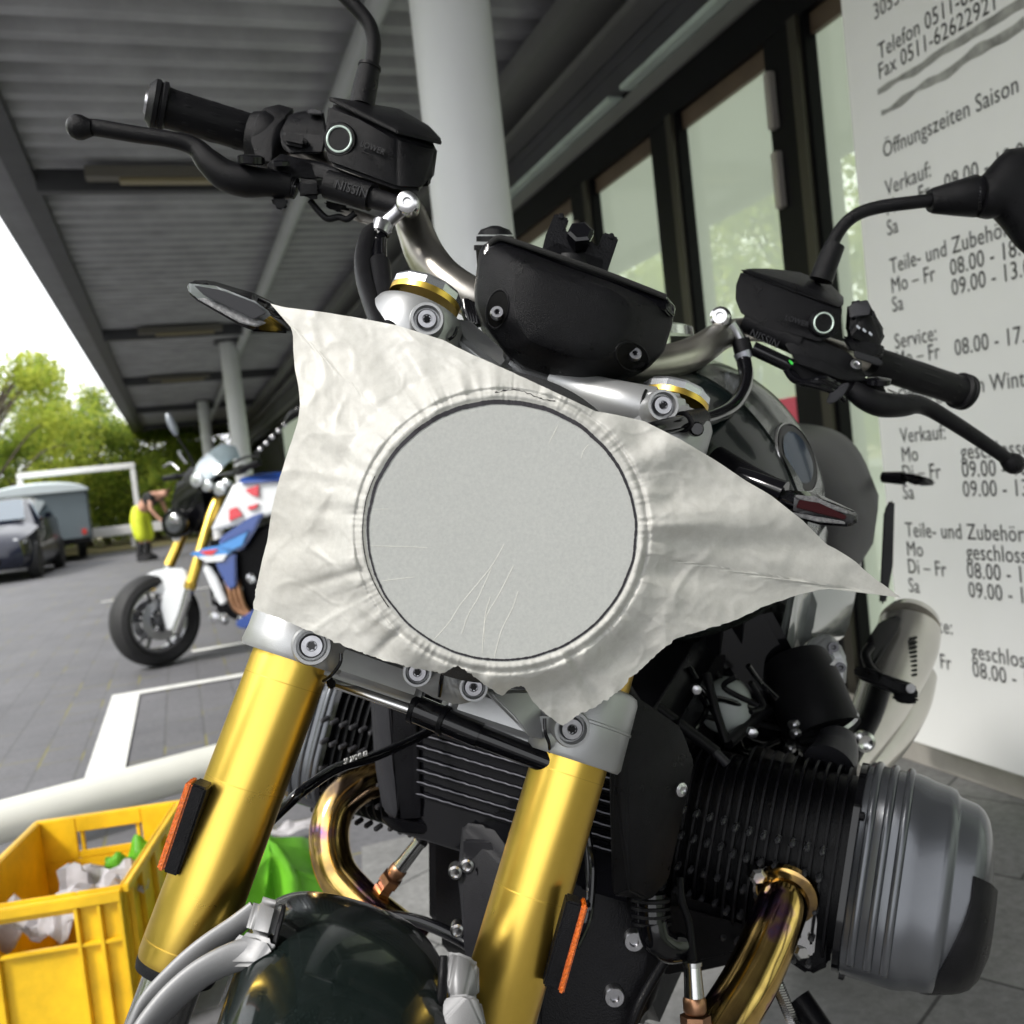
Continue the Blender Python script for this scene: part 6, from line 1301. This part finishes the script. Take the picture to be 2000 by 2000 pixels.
t_.links.new(tc_.outputs['Object'], n_1.inputs['Vector']); t_.links.new(tc_.outputs['Object'], n_2.inputs['Vector'])
t_.links.new(n_1.outputs['Fac'], rp_.inputs['Fac']); t_.links.new(rp_.outputs['Color'], mxx.inputs['A']); t_.links.new(n_2.outputs['Fac'], mxx.inputs['B'])
t_.links.new(mxx.outputs['Result'], b_.inputs['Base Color'])
bp_ = t_.nodes.new('ShaderNodeBump'); bp_.inputs['Strength'].default_value = .10; bp_.inputs['Distance'].default_value = .0006
t_.links.new(n_1.outputs['Fac'], bp_.inputs['Height']); t_.links.new(bp_.outputs['Normal'], b_.inputs['Normal'])
tr_ = t_.nodes.new('ShaderNodeBsdfTranslucent'); t_.links.new(mxx.outputs['Result'], tr_.inputs['Color'])
ms2 = t_.nodes.new('ShaderNodeMixShader'); ms2.inputs[0].default_value = .28
t_.links.new(b_.outputs[0], ms2.inputs[1]); t_.links.new(tr_.outputs[0], ms2.inputs[2]); t_.links.new(ms2.outputs[0], t_.nodes['Material Output'].inputs['Surface'])
PAP2 = PAP.copy(); PAP2.name = 'paper_showthrough_shade'  # disc copy: dark headlight showing through is painted into its colour
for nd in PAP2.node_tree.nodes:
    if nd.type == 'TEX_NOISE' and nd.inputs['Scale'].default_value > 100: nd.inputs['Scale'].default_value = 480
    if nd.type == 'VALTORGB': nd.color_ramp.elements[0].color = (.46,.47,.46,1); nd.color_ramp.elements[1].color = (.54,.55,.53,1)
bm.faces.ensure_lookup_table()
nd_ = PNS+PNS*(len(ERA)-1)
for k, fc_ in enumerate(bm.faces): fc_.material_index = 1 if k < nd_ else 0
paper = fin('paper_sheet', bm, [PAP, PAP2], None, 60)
tag(paper, 'torn sheet of cream greaseproof paper pressed over the round headlight with a pen circle', 'paper')
INK = mat('black_felt_pen', (.012,.010,.014), .45)
bm = bmesh.new()
def inkline(a0, a1, n, off, wf):
    up, lo = [], []
    for i in range(n+1):
        t = a0+(a1-a0)*i/n; w_ = wf(t); el = elr(t)+off(t)
        up.append(bm.verts.new(P(*[q if k < 2 else q-.00035 for k, q in enumerate(surf(t, el+w_/2))])))
        lo.append(bm.verts.new(P(*[q if k < 2 else q-.00035 for k, q in enumerate(surf(t, el-w_/2))])))
    for i in range(n): bm.faces.new((up[i], up[i+1], lo[i+1], lo[i]))
def wmain(t):
    base = 4.0+5.0*max(0, math.cos(t+1.75))**1.2+1.0*max(0, math.cos(t))
    return max(1.6, base+1.6*noise.noise(V((t*30, 0, 0)))+1.6*noise.noise(V((t*90, 1, 0))))
inkline(-math.pi, math.pi, 900, lambda t: -4+1.5*noise.noise(V((t*7, 0, 9))), wmain)
bmesh.ops.remove_doubles(bm, verts=bm.verts, dist=1e-6)
fin('pen_circle', bm, INK, paper, None)
bm = bmesh.new(); inkline(2.55, 3.55, 200, lambda t: 3.5+2.5*math.sin((t-2.55)*2.2)+1*noise.noise(V((t*12, 0, 3))), lambda t: 1.6+1.2*abs(noise.noise(V((t*40, 2, 0))))*(1))
fin('pen_stroke', bm, INK, paper, None)
bm = bmesh.new(); inkline(-1.62, -1.18, 80, lambda t: 17+4*math.sin(t*16)+2*noise.noise(V((t*40, 0, 6))), lambda t: max(.6, 1.4+2.2*noise.noise(V((t*30, 5, 0))))); fin('pen_stroke', bm, INK, paper, None)
# fine crease lines across the circle
CRE = mat('paper_crease', (.62,.61,.56), .5)
for ln in ([(985,1062),(957,1110),(900,1180),(878,1215),(843,1254)], [(960,1110),(935,1165),(915,1200),(902,1237)], [(1003,1105),(975,1160),(948,1210),(942,1275)], [(958,1165),(947,1205),(946,1255)], [(1012,1155),(1000,1190),(980,1230),(965,1285)],
           [(722,1066),(760,1067),(800,1068),(835,1070)], [(745,1135),(775,1131),(810,1127)], [(1090,830),(1080,850),(1072,866)], [(1150,868),(1140,880),(1135,895)], [(720,995),(760,994)]):
    pts = []
    for x, y in ln:
        t = math.atan2(y-cy, x-cx); rr_ = math.hypot(x-cx, y-cy); q = surf(t, rr_); pts.append((P(q[0], q[1], q[2]-.00005), 0.00013))
    tube('crease', pts, CRE, paper, seg=6, n=5)
